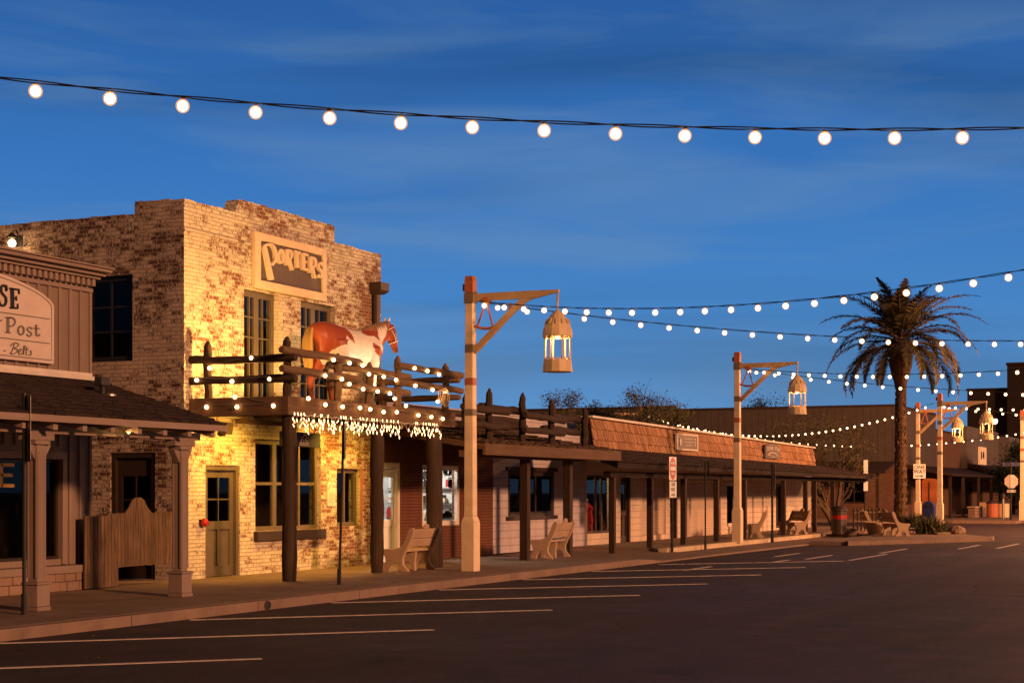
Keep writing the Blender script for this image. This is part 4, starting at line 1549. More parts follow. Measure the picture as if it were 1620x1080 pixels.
def loft(mb, rings, n=16):
    """rings: centre, half-width (y), half-height in the plane normal to the path"""
    cs = [Vector(r_[0]) for r_ in rings]
    vs = []
    for i, (c_, w_, h_) in enumerate(rings):
        t = (cs[min(i + 1, len(cs) - 1)] - cs[max(i - 1, 0)]).normalized()
        yv = Vector((0, 1, 0))
        yv = (yv - t * yv.dot(t)).normalized()
        zv = t.cross(yv)
        for j in range(n):
            a = 2 * math.pi * j / n
            vs.append(cs[i] + yv * (w_ * math.cos(a)) + zv * (h_ * math.sin(a)))
    fs = [(i * n + j, i * n + (j + 1) % n, (i + 1) * n + (j + 1) % n, (i + 1) * n + j) for i in range(len(rings) - 1) for j in range(n)]
    fs += [tuple(range(n - 1, -1, -1)), tuple((len(rings) - 1) * n + j for j in range(n))]
    mb.add(vs, fs)


hs = thing('horse_statue', 'life size chestnut and white pinto horse statue standing on the balcony', 'horse statue', (29.55, 17.3, 3.35), R(-18))
hs.scale = (1.05, 1.05, 1.05)
mb = MB()
loft(mb, [((-.90, 0, 1.30), .07, .14), ((-.86, 0, 1.33), .20, .26), ((-.74, 0, 1.345), .275, .325), ((-.55, 0, 1.345), .30, .345), ((-.32, 0, 1.31), .285, .325), ((-.1, 0, 1.27), .29, .325),
          ((.15, 0, 1.23), .295, .335), ((.4, 0, 1.23), .275, .355), ((.6, 0, 1.24), .245, .355), ((.76, 0, 1.22), .20, .29), ((.88, 0, 1.19), .12, .19), ((.92, 0, 1.18), .05, .09)], 20)
loft(mb, [((.45, 0, 1.34), .17, .28), ((.66, 0, 1.40), .15, .265), ((.84, 0, 1.49), .12, .22), ((.99, 0, 1.585), .10, .175), ((1.10, 0, 1.65), .09, .145), ((1.16, 0, 1.68), .07, .11)], 16)
loft(mb, [((1.09, 0, 1.735), .06, .07), ((1.13, 0, 1.69), .085, .115), ((1.175, 0, 1.61), .098, .142), ((1.22, 0, 1.515), .092, .138), ((1.26, 0, 1.42), .072, .105), ((1.30, 0, 1.32), .058, .08),
          ((1.325, 0, 1.25), .056, .074), ((1.34, 0, 1.20), .045, .058), ((1.345, 0, 1.18), .02, .03)], 14)
for s in (-1, 1):
    mb.tube([(1.08, s * .05, 1.75), (1.08, s * .062, 1.81), (1.10, s * .068, 1.87), (1.115, s * .062, 1.91)], [.026, .034, .022, .006], 8)
    mb.sphere((1.215, s * .088, 1.565), .022, 8, 6)
    fx = .60 + (.05 if s > 0 else -.03)
    mb.tube([(fx, s * .15, 1.22), (fx + .02, s * .165, 1.02), (fx + .01, s * .16, .80), (fx, s * .155, .60), (fx, s * .155, .50), (fx - .005, s * .155, .40), (fx - .01, s * .155, .22), (fx - .005, s * .155, .14), (fx + .03, s * .155, .07), (fx + .04, s * .155, .0)],
            [.17, .135, .095, .068, .070, .050, .042, .052, .055, .068], 12)
    hx = -.62 + (.16 if s < 0 else -.06)
    mb.tube([(hx + .1, s * .13, 1.30), (hx + .12, s * .155, 1.10), (hx + .1, s * .16, .90), (hx, s * .16, .72), (hx - .10, s * .155, .56), (hx - .12, s * .155, .47), (hx - .09, s * .155, .32), (hx - .06, s * .155, .18), (hx - .03, s * .155, .12), (hx + .01, s * .155, .06), (hx + .02, s * .155, .0)],
            [.26, .245, .185, .115, .078, .070, .052, .05, .056, .058, .07], 12)
Mh = N('pinto horse enamel')
at = Mh.new('ShaderNodeVertexColor', layer_name='coat')
nz_ = Mh.noise(16, 4, .6, Mh.vec((1, 1, 1), 'Object'))
Mh.done(Mh.mix(Mh.math('MULTIPLY', Mh.rng(nz_, .3, .75), .25), at.outputs['Color'], (.22, .09, .04)), .42, .35)
hb = smoothed('body', mb, [Mh.mat], hs, .017, 5)


def hx_(pts):
    return [(-.86 + (a - 140) / 850 * 2.26, (890 - b) / 720 * 1.68) for a, b in pts]


def inside(p, poly):
    r_ = False
    j = len(poly) - 1
    for i in range(len(poly)):
        (xi, yi), (xj, yj) = poly[i], poly[j]
        if (yi > p[1]) != (yj > p[1]) and p[0] < (xj - xi) * (p[1] - yi) / (yj - yi) + xi: r_ = not r_
        j = i
    return r_


BROWN = [hx_(z) for z in ([(60, 130), (390, 130), (420, 210), (452, 280), (450, 350), (425, 320), (385, 285), (345, 360), (265, 392), (235, 450), (205, 490), (60, 520)],
                          [(640, 330), (700, 335), (760, 375), (810, 440), (815, 500), (760, 520), (700, 470), (660, 400)],
                          [(560, 245), (640, 180), (750, 175), (740, 290), (700, 272), (620, 262)],
                          [(845, 180), (850, 120), (1100, 60), (1100, 480), (900, 420), (860, 330), (800, 390), (770, 395), (775, 310), (820, 240)],
                          [(560, 560), (640, 540), (730, 515), (760, 540), (690, 570), (600, 610)])]
ca = hb.data.color_attributes.new('coat', 'FLOAT_COLOR', 'POINT')
for v in hb.data.vertices:
    x, y, z = v.co
    w_ = mnoise.noise(Vector((x * 7, y * 7, z * 7))) * .045
    p = (x + w_, z + mnoise.noise(Vector((x * 6 + 9, y * 6, z * 6))) * .04)
    br = any(inside(p, pl) for pl in BROWN)
    if z < 1.0 and x < -.3:                          # hind legs
        br = (y > 0 and z < .95) or (y < 0 and z < .42)
    c_ = (.33, .062, .022) if br else (.84, .77, .66)
    if x > 1.28 and z < 1.30: c_ = (.09, .045, .03)
    if z < .06: c_ = (.10, .06, .04)
    if (Vector((x, abs(y), z)) - Vector((1.215, .1, 1.565))).length < .024: c_ = (.008, .006, .005)
    ca.data[v.index].color = (*c_, 1)
mb = MB()
for i in range(9):
    o_ = (i - 4) * .014
    mb.tube([(-.86, o_ * .5, 1.56), (-.95, o_ * 1.2, 1.50), (-1.0, o_ * 1.9, 1.30), (-1.0, o_ * 2.1, 1.05), (-.98, o_ * 1.8, .82), (-.965, o_ * .8, .62 + .03 * (i % 3))], [.03, .036, .04, .038, .03, .008], 7)
mb.build('tail', m_wood('flaxen horse hair', (.58, .36, .13), (.42, .24, .08), 'v', .7), hs, smooth=True, local=True)
mb = MB()
for i in range(13):
    t = i / 12
    p = Vector((1.08, 0, 1.79)).lerp(Vector((.42, 0, 1.60)), t)
    p.z += .02 * math.sin(math.pi * t)
    for s in (-1, 1):
        mb.tube([p, p + Vector((-.03, s * .05, -.02)), p + Vector((-.01, s * (.09 + .03 * t), -.12 - .03 * (i % 3)))], [.028, .026, .008], 6)
mb.build('mane', m_wood('pale brown mane', (.44, .30, .19), (.33, .20, .12), 'v', .7), hs, smooth=True, local=True)
mb = MB()


def strap(c_, t, w_, h_, r_=.011):
    t = Vector(t).normalized()
    yv = Vector((0, 1, 0))
    zv = t.cross(yv)
    mb.tube([Vector(c_) + yv * (w_ * math.cos(R(a))) + zv * (h_ * math.sin(R(a))) for a in range(0, 361, 20)], r_, 6)


strap((1.14, 0, 1.675), (.3, 0, -.6), .105, .15)
strap((1.265, 0, 1.41), (.35, 0, -.9), .082, .115)
for s in (-1, 1):
    mb.tube([(1.13, s * .10, 1.62), (1.18, s * .112, 1.55), (1.22, s * .105, 1.48), (1.255, s * .088, 1.42)], .011, 6)
mb.build('halter', M['white_trim'], hs, local=True)

# ---------------------------------------------------------------- lamp posts
def lamp_post(label, x, y, rotz=R(-90), h=6.08, group='wooden lantern posts along the street', mirror=False, light=26):
    t_ = thing('lamp_post', label, 'lamp post', (x, y, 0), rotz, group)
    mb = MB()

    def sq(a, z): return [(-a, -a, z), (a, -a, z), (a, a, z), (-a, a, z)]
    mb.hexa(sq(.148, .0), sq(.148, 1.02))
    mb.hexa(sq(.148, 1.021), sq(.106, 1.14))
    mb.hexa(sq(.105, 1.141), sq(.084, h - .34))
    mb.build('post', M['post'], t_, bevel=.012, local=True)
    mb = MB()
    mb.box(-.18, -.149, -.09, .02, .18, .36)
    mb.build('service_box', M['post'], t_, local=True, bevel=.008)
    for z, hh, m_ in ((4.50, .17, 'post_grey'), (3.83, .15, 'post_red'), (3.20, .14, 'post_grey')):
        a = .1065 - .021 * (z - 1.14) / (h - 1.5)
        mb = MB()
        mb.box(-a, a, -a, a, z, z + hh)
        mb.build('band', M[m_], t_, local=True)
    mb = MB()
    mb.hexa(sq(.094, h - .339), sq(.098, h - .08))
    mb.hexa(sq(.098, h - .079), sq(.085, h))
    mb.build('cap', M['post_red'], t_, local=True, bevel=.008)
    mb = MB()
    mb.box(-.16, -.10, -.05, .04, h - .30, h - .16)
    mb.box(.095, .15, -.03, .03, h - .40, h - .33)
    mb.box(-.105, .105, -.105, .105, h - .56, h - .345)
    mb.build('junction_box', M['post_grey'], t_, local=True)
    L_ = 1.98
    arm = MB()
    za = h - .42
    arm.box(.088, L_ - .45, -.045, .045, za - .10, za + .055)
    arm.hexa([(L_ - .449, -.04, za - .09), (L_, -.04, za + .0), (L_, .04, za + .0), (L_ - .449, .04, za - .09)], [(L_ - .449, -.04, za + .053), (L_, -.04, za + .05), (L_, .04, za + .05), (L_ - .449, .04, za + .053)])
    br = curve([(.09, h - 1.55), (.5, h - 1.17), (.9, h - .80), (1.2, h - .555), (1.45, h - .455), (1.75, h - .425)])
    arm.ribbon(br, [.13] * (len(br) - 6) + [.10] * 6, lambda u, w, d: (u, d, w), -.033, .033)
    arm.box(L_ - .05, L_ - .01, -.02, .02, za - .2, za - .001)
    arm.build('arm', M['arm'], t_, local=True, bevel=.006)
    wh = MB()
    cx, cz = .36, za - .11
    wh.tube([(cx, -.06, cz), (cx, .06, cz)], .085, 14)
    rim = [(cx + .56 * math.cos(R(a)), 0, cz + .56 * math.sin(R(a))) for a in range(-118, 1, 7)]
    wh.tube(rim, .030, 8)
    for a in (-112, -74):
        wh.tube([(cx, 0, cz), (cx + .56 * math.cos(R(a)), 0, cz + .56 * math.sin(R(a)))], .021, 7)
    wh.build('wheel', M['post_red'], t_, local=True)
    ln = MB()
    lx, z0 = L_ - .03, h - 2.03
    zt = za - .2
    n = 12
    ln.lathe([(.305, 0), (.285, .20), (.275, .245), (.235, .25), (.235, .235), (.255, .02)][::1], (lx, 0, z0), n)
    bd = ln.build('lantern_base', M['lantern'], t_, local=True)
    ln = MB()
    ln.lathe([(.235, .72), (.30, .70), (.31, .72), (.29, .86), (.245, .98), (.19, 1.08), (.12, 1.17), (.05, 1.23), (.02, 1.26), (.02, zt - z0 + .02)], (lx, 0, z0), n)
    for i in range(n):
        a = 2 * math.pi * (i + .5) / n
        c_, s_ = math.cos(a), math.sin(a)
        ln.tube([(lx + .262 * c_, .262 * s_, z0 + .965), (lx + .205 * c_, .205 * s_, z0 + 1.065)], .014, 5)
    ln.build('lantern_hood', M['lantern'], t_, local=True)
    ln = MB()
    for i in range(6):
        a = 2 * math.pi * (i + .25) / 6
        c_, s_ = math.cos(a), math.sin(a)
        ln.tube([(lx + .255 * c_, .255 * s_, z0 + .245), (lx + .25 * c_, .25 * s_, z0 + .72)], .02, 7)
    for zz in (.27, .69):
        ln.tube([(lx + .245 * math.cos(R(a)), .245 * math.sin(R(a)), z0 + zz) for a in range(0, 361, 15)], .012, 6)
    ln.build('lantern_bars', M['lantern'], t_, local=True)
    ln = MB()
    ln.sphere((lx, 0, z0 + .72), .05, 10, 6)
    ln.build('lantern_bulb', m_lant, t_, local=True)
    wx, wy = x + lx * math.cos(rotz), y + lx * math.sin(rotz)
    lamp('lantern_lamp', (wx, wy, z0 + .60), light * 1.1, (1, .52, .17), .05)
    return t_


m_lant = m_emit('lantern lamp', (1, .72, .38), 12)
lamp_post('tall cream lantern post with red bands beside the balcony and bench', 30.5, 14.9)
lamp_post('cream lantern post rising from the pale step of the shingled shops', 50.8, 15.32)
lamp_post('cream lantern post behind the bush on the corner island', 72.3, 12.75, h=5.85)
lamp_post('weathered lantern post carrying the one way sign by the palm', 84.0, 15.9, h=6.1, light=60)
lamp_post('distant lantern post standing beside the stop sign', 94.6, 12.2, h=6.1, light=30)
lamp_post('far lantern post just showing above the shingle parapet', 91.5, 33.5, h=6.6, light=20, rotz=R(120))


# ---------------------------------------------------------------- benches
def bench(label, x, y, rotz, first=[None]):
    g = 'cast benches along the pavement'
    if first[0] is not None:
        t_ = copy_tree(first[0])
        t_.location = (x, y, .0)
        t_.rotation_euler = (0, 0, rotz)
        t_['label'] = label
        return t_
    t_ = thing('bench', label, 'bench', (x, y, 0), rotz, g)
    first[0] = t_
    # local: X along the bench, +Y the way a sitter faces
    prof = curve([(-.10, .0), (-.12, .03), (-.02, .14), (.0, .28), (-.06, .42), (-.16, .62), (-.235, .80), (-.245, .87), (-.20, .905), (-.14, .88), (-.10, .80), (-.04, .64), (.05, .52), (.2, .475), (.40, .47),
                  (.47, .45), (.48, .41), (.45, .38), (.40, .30), (.39, .18), (.45, .06), (.47, .0)], 3) + curve([(.30, .0), (.28, .10), (.20, .18), (.12, .18), (.06, .10), (.05, .0)], 3)
    for s in (-1, 1):
        mb = MB()
        mb.prism(prof, s * .66 - .045, s * .66 + .045, lambda u, w, d: (d, u, w))
        mb.build('end_panel', M['cast'], t_, local=True, bevel=.014)
    mb = MB()
    d_ = Vector((0, -.175, .40)).normalized()
    n_ = Vector((0, d_.z, -d_.y))
    for k, (a, b) in enumerate(((.02, .19), (.205, .40))):
        p0 = Vector((0, -.035, .50)) + d_ * a
        p1 = Vector((0, -.035, .50)) + d_ * b
        o_ = n_ * .028
        mb.hexa([(-.612, *(p0 - o_).yz), (.612, *(p0 - o_).yz), (.612, *(p0 + o_).yz), (-.612, *(p0 + o_).yz)], [(-.612, *(p1 - o_).yz), (.612, *(p1 - o_).yz), (.612, *(p1 + o_).yz), (-.612, *(p1 + o_).yz)])
    c_ = Vector((0, -.035, .50)) + d_ * .402
    crest = [(.13 * math.cos(R(a)), .115 * math.sin(R(a))) for a in range(0, 181, 15)]
    mb.prism(crest, -.028, .028, lambda u, w, d: (u, (c_ + d_ * w + n_ * d).y, (c_ + d_ * w + n_ * d).z))
    mb.build('backrest', M['cast'], t_, local=True, bevel=.012)
    mb = MB()
    for a, b in ((-.02, .20), (.215, .44)):
        mb.box(-.612, .612, a, b, .405, .455)
    mb.build('seat', M['cast'], t_, local=True, bevel=.012)
    mb = MB()
    mb.prism([(.02, 0), (.08, .0), (.12, .14), (.2, .2), (.28, .14), (.32, 0), (.42, 0), (.38, .2), (.40, .404), (.0, .404), (.03, .2)], -.045, .045, lambda u, w, d: (d, u, w))
    mb.build('center_leg', M['cast'], t_, local=True, bevel=.01)
    return t_


bench('sandy cast bench seen from behind between the balcony posts', 30.2, 16.0, R(4))
bench('brown cast bench seen from behind between two dark porch posts', 37.3, 15.85, R(4))
bench('cast bench just right of the second lamp post on the pale step', 55.2, 15.85, R(14)).location.z = .022
bench('cast bench next to the far end of the off white wall', 60.0, 15.8, R(42)).location.z = .022
bench('pale bench facing the street beside the round planter on the island', 61.3, 12.6, R(214)).location.z = -.02

# ---------------------------------------------------------------- wooden yard gate between the left shop and the brick building
gt = thing('yard_gate', 'weathered plank gate with a humped top beside the brick side wall', 'gate', (23.9, 18.0, 0))
mb = MB()
q = random.Random(2)
x = 22.92
while x < 24.8:
    w_ = q.uniform(.085, .13)
    t = (x - 23.55) / .28
    z1 = 1.27 + q.uniform(-.015, .015)
    if -1.2 < t < 1.2: z1 = 1.27 + .29 * max(0, 1 - abs(t) ** 3.2 * .75) if abs(t) < 1.1 else z1
    z1 = min(z1, 1.55)
    def hump(xx):
        t = min(1, abs(xx - 23.55) / .36)
        return 1.27 + .28 * (math.cos(math.pi * t ** 1.6) + 1) / 2
    zb, y0 = .34 + q.uniform(-.01, .01), 18.0 + q.uniform(0, .006)
    xa, xb = x + .003, x + w_ - .003
    ja = q.uniform(-.008, .008)
    mb.hexa([(xa, y0, zb), (xb, y0, zb), (xb, 18.035, zb), (xa, 18.035, zb)], [(xa, y0, hump(xa) + ja), (xb, y0, hump(xb) + ja), (xb, 18.035, hump(xb) + ja), (xa, 18.035, hump(xa) + ja)])
    x += w_
mb.build('planks', M['fence'], gt, bevel=.004)
mb = MB()
mb.box(22.95, 24.8, 18.037, 18.08, .5, .6)
mb.box(22.95, 24.8, 18.037, 18.08, 1.0, 1.1)
mb.build('crossbar', M['fence'], gt)
mb = MB()
mb.box(22.62, 22.90, 17.93, 18.03, .02, 1.27)
mb.build('gate_post', M['fence'], gt, bevel=.01)
fc = MB()
x = 22.0
while x < 22.6:
    w_ = q.uniform(.07, .11)
    fc.box(x + .003, x + w_ - .003, 17.9 + .02, 17.95, .02, 1.24 + q.uniform(-.012, .012))
    x += w_
tag(fc.build('plank_fence', M['fence'], bevel=.004), 'short dark plank fence section beside the left shop', 'fence')

# ---------------------------------------------------------------- fixtures on the brick building
t_ = thing('wall_lantern', 'small glowing wall lantern high on the brick side wall', 'wall lamp', (25.22, 22.2, 6.42))
mb = MB()
mb.tube([(25.3, 22.2, 6.55), (25.2, 22.2, 6.75), (25.1, 22.2, 6.72), (25.08, 22.2, 6.62)], .018, 6)
mb.box(25.27, 25.298, 22.13, 22.27, 6.45, 6.65)
mb.lathe([(.10, 6.58), (.11, 6.6), (.03, 6.68)], (25.08, 22.2, 0), 8)
mb.build('bracket', M['iron'], t_)
mb = MB()
mb.sphere((25.08, 22.2, 6.48), .075, 10, 8)
mb.build('globe', M['bulb'], t_)
lamp('wall_lantern_lamp', (25.0, 22.2, 6.44), 14, (1, .55, .2), .05)
mb = MB()
mb.hexa([(26.38, 18.12, 2.74), (26.62, 18.12, 2.74), (26.62, 18.29, 2.76), (26.38, 18.29, 2.76)], [(26.36, 18.08, 2.97), (26.62, 18.08, 2.97), (26.62, 18.29, 2.97), (26.36, 18.29, 2.97)])
tag(mb.build('loudspeaker', M['pipe'], bevel=.015), 'small dark loudspeaker box on the yellow lit wall above the door', 'speaker')
t_ = thing('alarm_bell', 'red round alarm bell beside the saloon door', 'alarm bell', (25.83, 18.25, 1.06))
mb = MB()
mb.lathe([(.02, -.09), (.06, -.08), (.085, -.03), (.08, .0), (.03, .02)], (0, 0, 0), 16)
mb.v = [(25.83 + x, 18.24 + z, 1.06 + y) for x, y, z in mb.v]
mb.build('gong', M['red'], t_, smooth=True)
mb = MB()
mb.box(25.77, 25.89, 18.262, 18.297, 1.0, 1.12)
mb.tube([(25.89, 18.25, 1.07), (25.96, 18.2, 1.06)], .02, 6)
mb.build('bracket', M['iron'], t_)
t_ = thing('wall_plaque', 'cream notice plaque between the two ground floor windows', 'plaque', (30.57, 18.28, 1.58))
mb = MB()
mb.box(30.41, 30.73, 18.265, 18.298, 1.33, 1.84)
mb.build('board', M['white_trim'], t_)
mb = MB(front(18.265))
mb.ribbon([(30.43, 1.68), (30.58, 1.82)], .018, lambda u, w, d: (u, w, d), -.004, .001)
mb.ribbon(ring(30.65, 1.76, .028, .028, 12), .02, lambda u, w, d: (u, w, d), -.004, .001)
for i in range(7): mb.ribbon([(30.46, 1.60 - i * .032), (30.68 - .03 * (i % 3), 1.60 - i * .032)], .008, lambda u, w, d: (u, w, d), -.004, .001)
mb.build('lettering', M['sign_grey'], t_)
t_ = thing('hanging_sign', 'black hanging board with a pale outline emblem under the balcony', 'sign', (28.25, 17.6, 2.56))
mb = MB()
mb.box(27.5, 28.97, 17.58, 17.62, 2.54, 2.83)
mb.build('board', M['sign_black'], t_)
mb = MB(front(17.58))
idt = lambda u, w, d: (u, w, d)
for pts in (curve([(28.22, 2.63), (28.25, 2.70), (28.33, 2.75), (28.40, 2.79), (28.44, 2.76), (28.42, 2.70), (28.46, 2.66), (28.48, 2.62)]), [(28.24, 2.62), (28.24, 2.68), (28.30, 2.70)], [(28.33, 2.63), (28.34, 2.69), (28.40, 2.69), (28.41, 2.63)],
            ring(28.37, 2.79, .03, .02, 8), [(28.18, 2.615), (28.52, 2.615)]):
    mb.ribbon(pts, .013, idt, -.006, .001)
for i in range(9): mb.ribbon([(28.17 + i * .042, 2.565), (28.185 + i * .042, 2.595), (28.20 + i * .042, 2.565)], .01, idt, -.006, .001)
mb.build('emblem', M['sign_white'], t_)
mb = MB()
for x in (27.7, 28.8): mb.tube([(x, 17.6, 2.83), (x, 17.6, 3.1)], .008, 6)
mb.build('chain', M['iron'], t_)
t_ = thing('flood_lamp', 'small dark flood lamp fixed on the left awning roof', 'flood lamp', (21.2, 16.9, 3.2))
mb = MB()
mb.box(21.1, 21.32, 16.86, 17.0, 3.34, 3.48)
mb.box(21.18, 21.24, 16.9, 16.96, 3.2, 3.34)
mb.build('housing', M['iron'], t_, bevel=.01)
mb = MB()
mb.lathe([(.09, 0), (.085, .03), (.03, .05)], (21.2, 16.75, 3.17), 10)
mb.build('base', M['steel'], t_)
t_ = thing('eave_lamp', 'small gold eave lamp glowing under the left awning', 'lamp', (19.6, 15.15, 2.55))
mb = MB()
mb.lathe([(.055, 0), (.05, .05), (.02, .06)], (19.6, 15.16, 2.53), 10)
mb.build('shade', M['tan_letter'], t_)
mb = MB()
mb.sphere((19.6, 15.16, 2.53), .03, 8, 5)
mb.build('lamp_bulb', m_emit('dim gold lamp', (1, .6, .15), 4), t_)
lamp('eave_lamp_light', (19.6, 15.16, 2.47), 2, (1, .6, .2), .03)


# ---------------------------------------------------------------- street signs
def sign_post(label, x, y, top, r=.028, base=0, lean=0, cat='sign post', name='sign_post', group=None):
    t_ = thing(name, label, cat, (x, y, base), 0, group)
    mb = MB()
    mb.tube([(x, y, base), (x + lean * .5, y, (top + base) / 2), (x + lean, y, top)], r, 8)
    mb.build('pole', M['iron'], t_)
    mb = MB()
    mb.tube([(x, y, base), (x, y, base + .28)], r + .014, 8)
    mb.build('sleeve', M['iron'], t_)
    return t_


def plate(parent, c_, ang, w, h, mat, back='steel', rad=.03, name='sign_plate', t=.004):
    """plate whose face looks along angle ang (world, degrees)"""
    a = R(ang)
    nx, ny = math.cos(a), math.sin(a)
    ux, uy = -ny, nx                                  # to the viewer's right when facing the plate
    f = lambda u, v, d: (c_[0] + ux * u - nx * d, c_[1] + uy * u - ny * d, c_[2] + v)
    poly = []
    for sx, sy, a0 in ((1, 1, 0), (-1, 1, 90), (-1, -1, 180), (1, -1, 270)):
        for k in range(4):
            poly.append((sx * (w / 2 - rad) + rad * math.cos(R(a0 + 30 * k)), sy * (h / 2 - rad) + rad * math.sin(R(a0 + 30 * k))))
    mb = MB()
    mb.prism(poly, 0, t, f)
    o = mb.build(name, M[mat], parent)
    return o, f


def arrow(mb, f, cx, cy, L, d0=-.003):
    mb.prism([(cx - L / 2, cy - .018), (cx + L * .2, cy - .018), (cx + L * .2, cy - .06), (cx + L / 2, cy), (cx + L * .2, cy + .06), (cx + L * .2, cy + .018), (cx - L / 2, cy + .018)], d0, .0005, f)


t_ = sign_post('dark pole at the left kerb with a sign turned edge on', 17.35, 15.15, 2.98, .026)
o, f = plate(t_, (17.35, 15.10, 2.5), -30, .3, .9, 'steel')
t_ = sign_post('slim black pole before the saloon window with its plate edge on', 25.2, 14.9, 2.93, .024, lean=.16)
plate(t_, (25.35, 14.87, 2.52), -64, .32, .6, 'iron')
t_ = sign_post('pole with a red do not enter panel above a one way sign', 44.12, 15.22, 2.6, .03, -.1)
o, f = plate(t_, (44.02, 15.16, 2.28), 270, .62, .66, 'sign_sheet', rad=.02)
mb = MB()
ov = [(.27 * math.cos(R(a)), .31 * math.sin(R(a))) for a in range(0, 360, 10)]
mb.prism(ov, -.003, .0005, f)
mb.build('red_oval', M['sign_red'], o)
mb = MB()

mb.prism([(-.22, -.05), (.22, -.05), (.22, .05), (-.22, .05)], -.006, -.0031, f)
mb.text('DO NOT', .085, lambda u, v, d: f(u, v + .15, d), -.0031, -.006, bold=.004, width=1.05)
mb.text('ENTER', .085, lambda u, v, d: f(u, v - .15, d), -.0031, -.006, bold=.004, width=1.05)
mb.build('lettering', M['sign_sheet'], o)
o, f = plate(t_, (44.04, 15.16, 1.69), 270, .60, .46, 'sign_sheet', rad=.03)
mb = MB()
mb.text('ONE', .16, lambda u, v, d: f(u, v + .14, d), .0005, -.003, bold=.003)
mb.text('WAY', .16, lambda u, v, d: f(u, v - .005, d), .0005, -.003, bold=.003)
arrow(mb, f, 0, -.15, .30)
mb.build('lettering', M['sign_black'], o)
t_ = sign_post('thin dark pole before the second roller shutter', 46.95, 15.15, 2.55, .024, -.1)
plate(t_, (47.1, 15.1, 2.3), -60, .25, .45, 'pipe')
t_ = sign_post('dark pole right of the benches at the step edge', 54.1, 15.1, 2.6, .04, -.1)
plate(t_, (54.2, 15.05, 2.1), -60, .25, .9, 'steel')

tw = thing('one_way_sign', 'square one way sign with a right pointing arrow on the weathered lantern post', 'sign', (83.6, 15.5, 3.1))
o, f = plate(tw, (83.78, 15.78, 2.62), 206, .62, .72, 'sign_sheet')
mb = MB()
mb.text('ONE', .26, lambda u, v, d: f(u, v + .2, d), .0005, -.004, bold=.004)
mb.text('WAY', .26, lambda u, v, d: f(u, v - .02, d), .0005, -.004, bold=.004)
arrow(mb, f, 0, -.24, .42)
mb.build('lettering', M['sign_black'], o)
st = sign_post('stop sign seen from its blank back under a blue street name blade', 95.4, 12.9, 3.2, .035)
mb = MB()
oc = [(.40 * math.cos(R(22.5 + 45 * k)), .40 * math.sin(R(22.5 + 45 * k))) for k in range(8)]
a = R(203)
fo = lambda u, v, d: (95.4 - math.sin(a) * u + .05 * math.cos(a) - math.cos(a) * d, 12.9 + math.cos(a) * u + .05 * math.sin(a) - math.sin(a) * d, 2.16 + v)
mb.prism(oc, 0, .005, fo)
mb.build('octagon', M['sign_white'], st)
mb = MB()
for u in (-.1, .1): mb.prism([(u - .012, -.38), (u + .012, -.38), (u + .012, .38), (u - .012, .38)], -.01, -.0005, fo)
mb.prism([(-.25, -.62), (.25, -.62), (.25, -.46), (-.25, -.46)], -.004, .002, fo)
mb.build('brace', M['steel'], st)
o, f = plate(st, (95.4, 12.9, 3.12), 203, .95, .22, 'blue', rad=.01)
sp_ = sign_post('tall pole with small stacked plates on the corner island', 72.3, 16.0, 3.05, .03)
for z, h_ in ((2.75, .5), (2.32, .34), (1.85, .42)):
    plate(sp_, (72.28, 15.95, z), 215, .2, h_, 'sign_sheet')

# parapet boards of the shingled shops
t_ = thing('shop_sign', 'dark framed shop board with faint pale script on the shake parapet', 'sign', (53.4, 17.85, 3.1))
mb = MB(front(17.84))
wbox(mb, 52.25, 52.35, 3.02, 3.58, .01, .08); wbox(mb, 54.42, 54.52, 3.02, 3.58, .01, .08)
wbox(mb, 52.35, 54.42, 3.53, 3.58, .008, .08); wbox(mb, 52.35, 54.42, 3.02, 3.07, .008, .08)
mb.build('frame', M['white_trim'], t_)
mb = MB(front(17.84))
wbox(mb, 52.352, 54.418, 3.072, 3.528, .025, .07)
mb.build('panel', M['pipe'], t_)
mb = MB(front(17.84))
mb.prism([(52.6, 3.14), (52.72, 3.18), (52.76, 3.34), (52.7, 3.44), (52.6, 3.42), (52.56, 3.28)], .012, .021, idt)
for i, (a, b) in enumerate(((52.98, 53.95), (53.05, 54.0), (53.1, 53.8))):
    xx = a
    z = 3.41 - i * .11
    while xx < b:
        ww = rnd.uniform(.05, .11)
        mb.ribbon([(xx, z - .02), (xx + ww * .3, z + .02), (xx + ww * .6, z - .02), (xx + ww * .85, z + .02)], .016, idt, .012, .021)
        xx += ww
for i in range(3): mb.ribbon([(54.14, 3.42 - i * .1), (54.26, 3.42 - i * .1)], .04, idt, .012, .021)
mb.build('lettering', M['sign_white'], t_)
t_ = thing('shop_sign', 'grey panel with an arch of pale lettering on the shake parapet', 'sign', (64, 17.85, 2.95))
mb = MB(front(17.84))
mb.prism([(62.95, 2.93), (65.05, 2.93), (65.05, 3.42), (64.4, 3.53), (63.6, 3.53), (62.95, 3.44)], 0, .06, idt)
mb.build('board', M['grey_board'], t_)
mb = MB(front(17.84))
for i, ch in enumerate('SEVEN STAR'):
    if ch == ' ': continue
    u0 = 63.2 + i * .19
    dz = -.0 + .055 * (1 - ((i - 4.5) / 5) ** 2)
    mb.text(ch, .22, lambda u, v, d, u0=u0, dz=dz: (u0 + u, 3.28 + dz + v * (1.1 - .3 * (1 - abs(5 - i) / 5)), d), .0005, -.01, bold=.004, width=1.0)
mb.ribbon([(64 + .75 * math.cos(R(a)), 2.99 + .18 * math.sin(R(a))) for a in range(15, 166, 10)], .025, idt, -.008, .001)
for a in (63.4, 64.55): mb.ribbon([(a, 3.04), (a + .15, 3.07), (a + .25, 3.03)], .02, idt, -.008, .001)
for i in range(4): mb.ribbon([(63.78 + i * .12, 2.99), (63.83 + i * .12, 3.03), (63.87 + i * .12, 2.99)], .016, idt, -.008, .001)
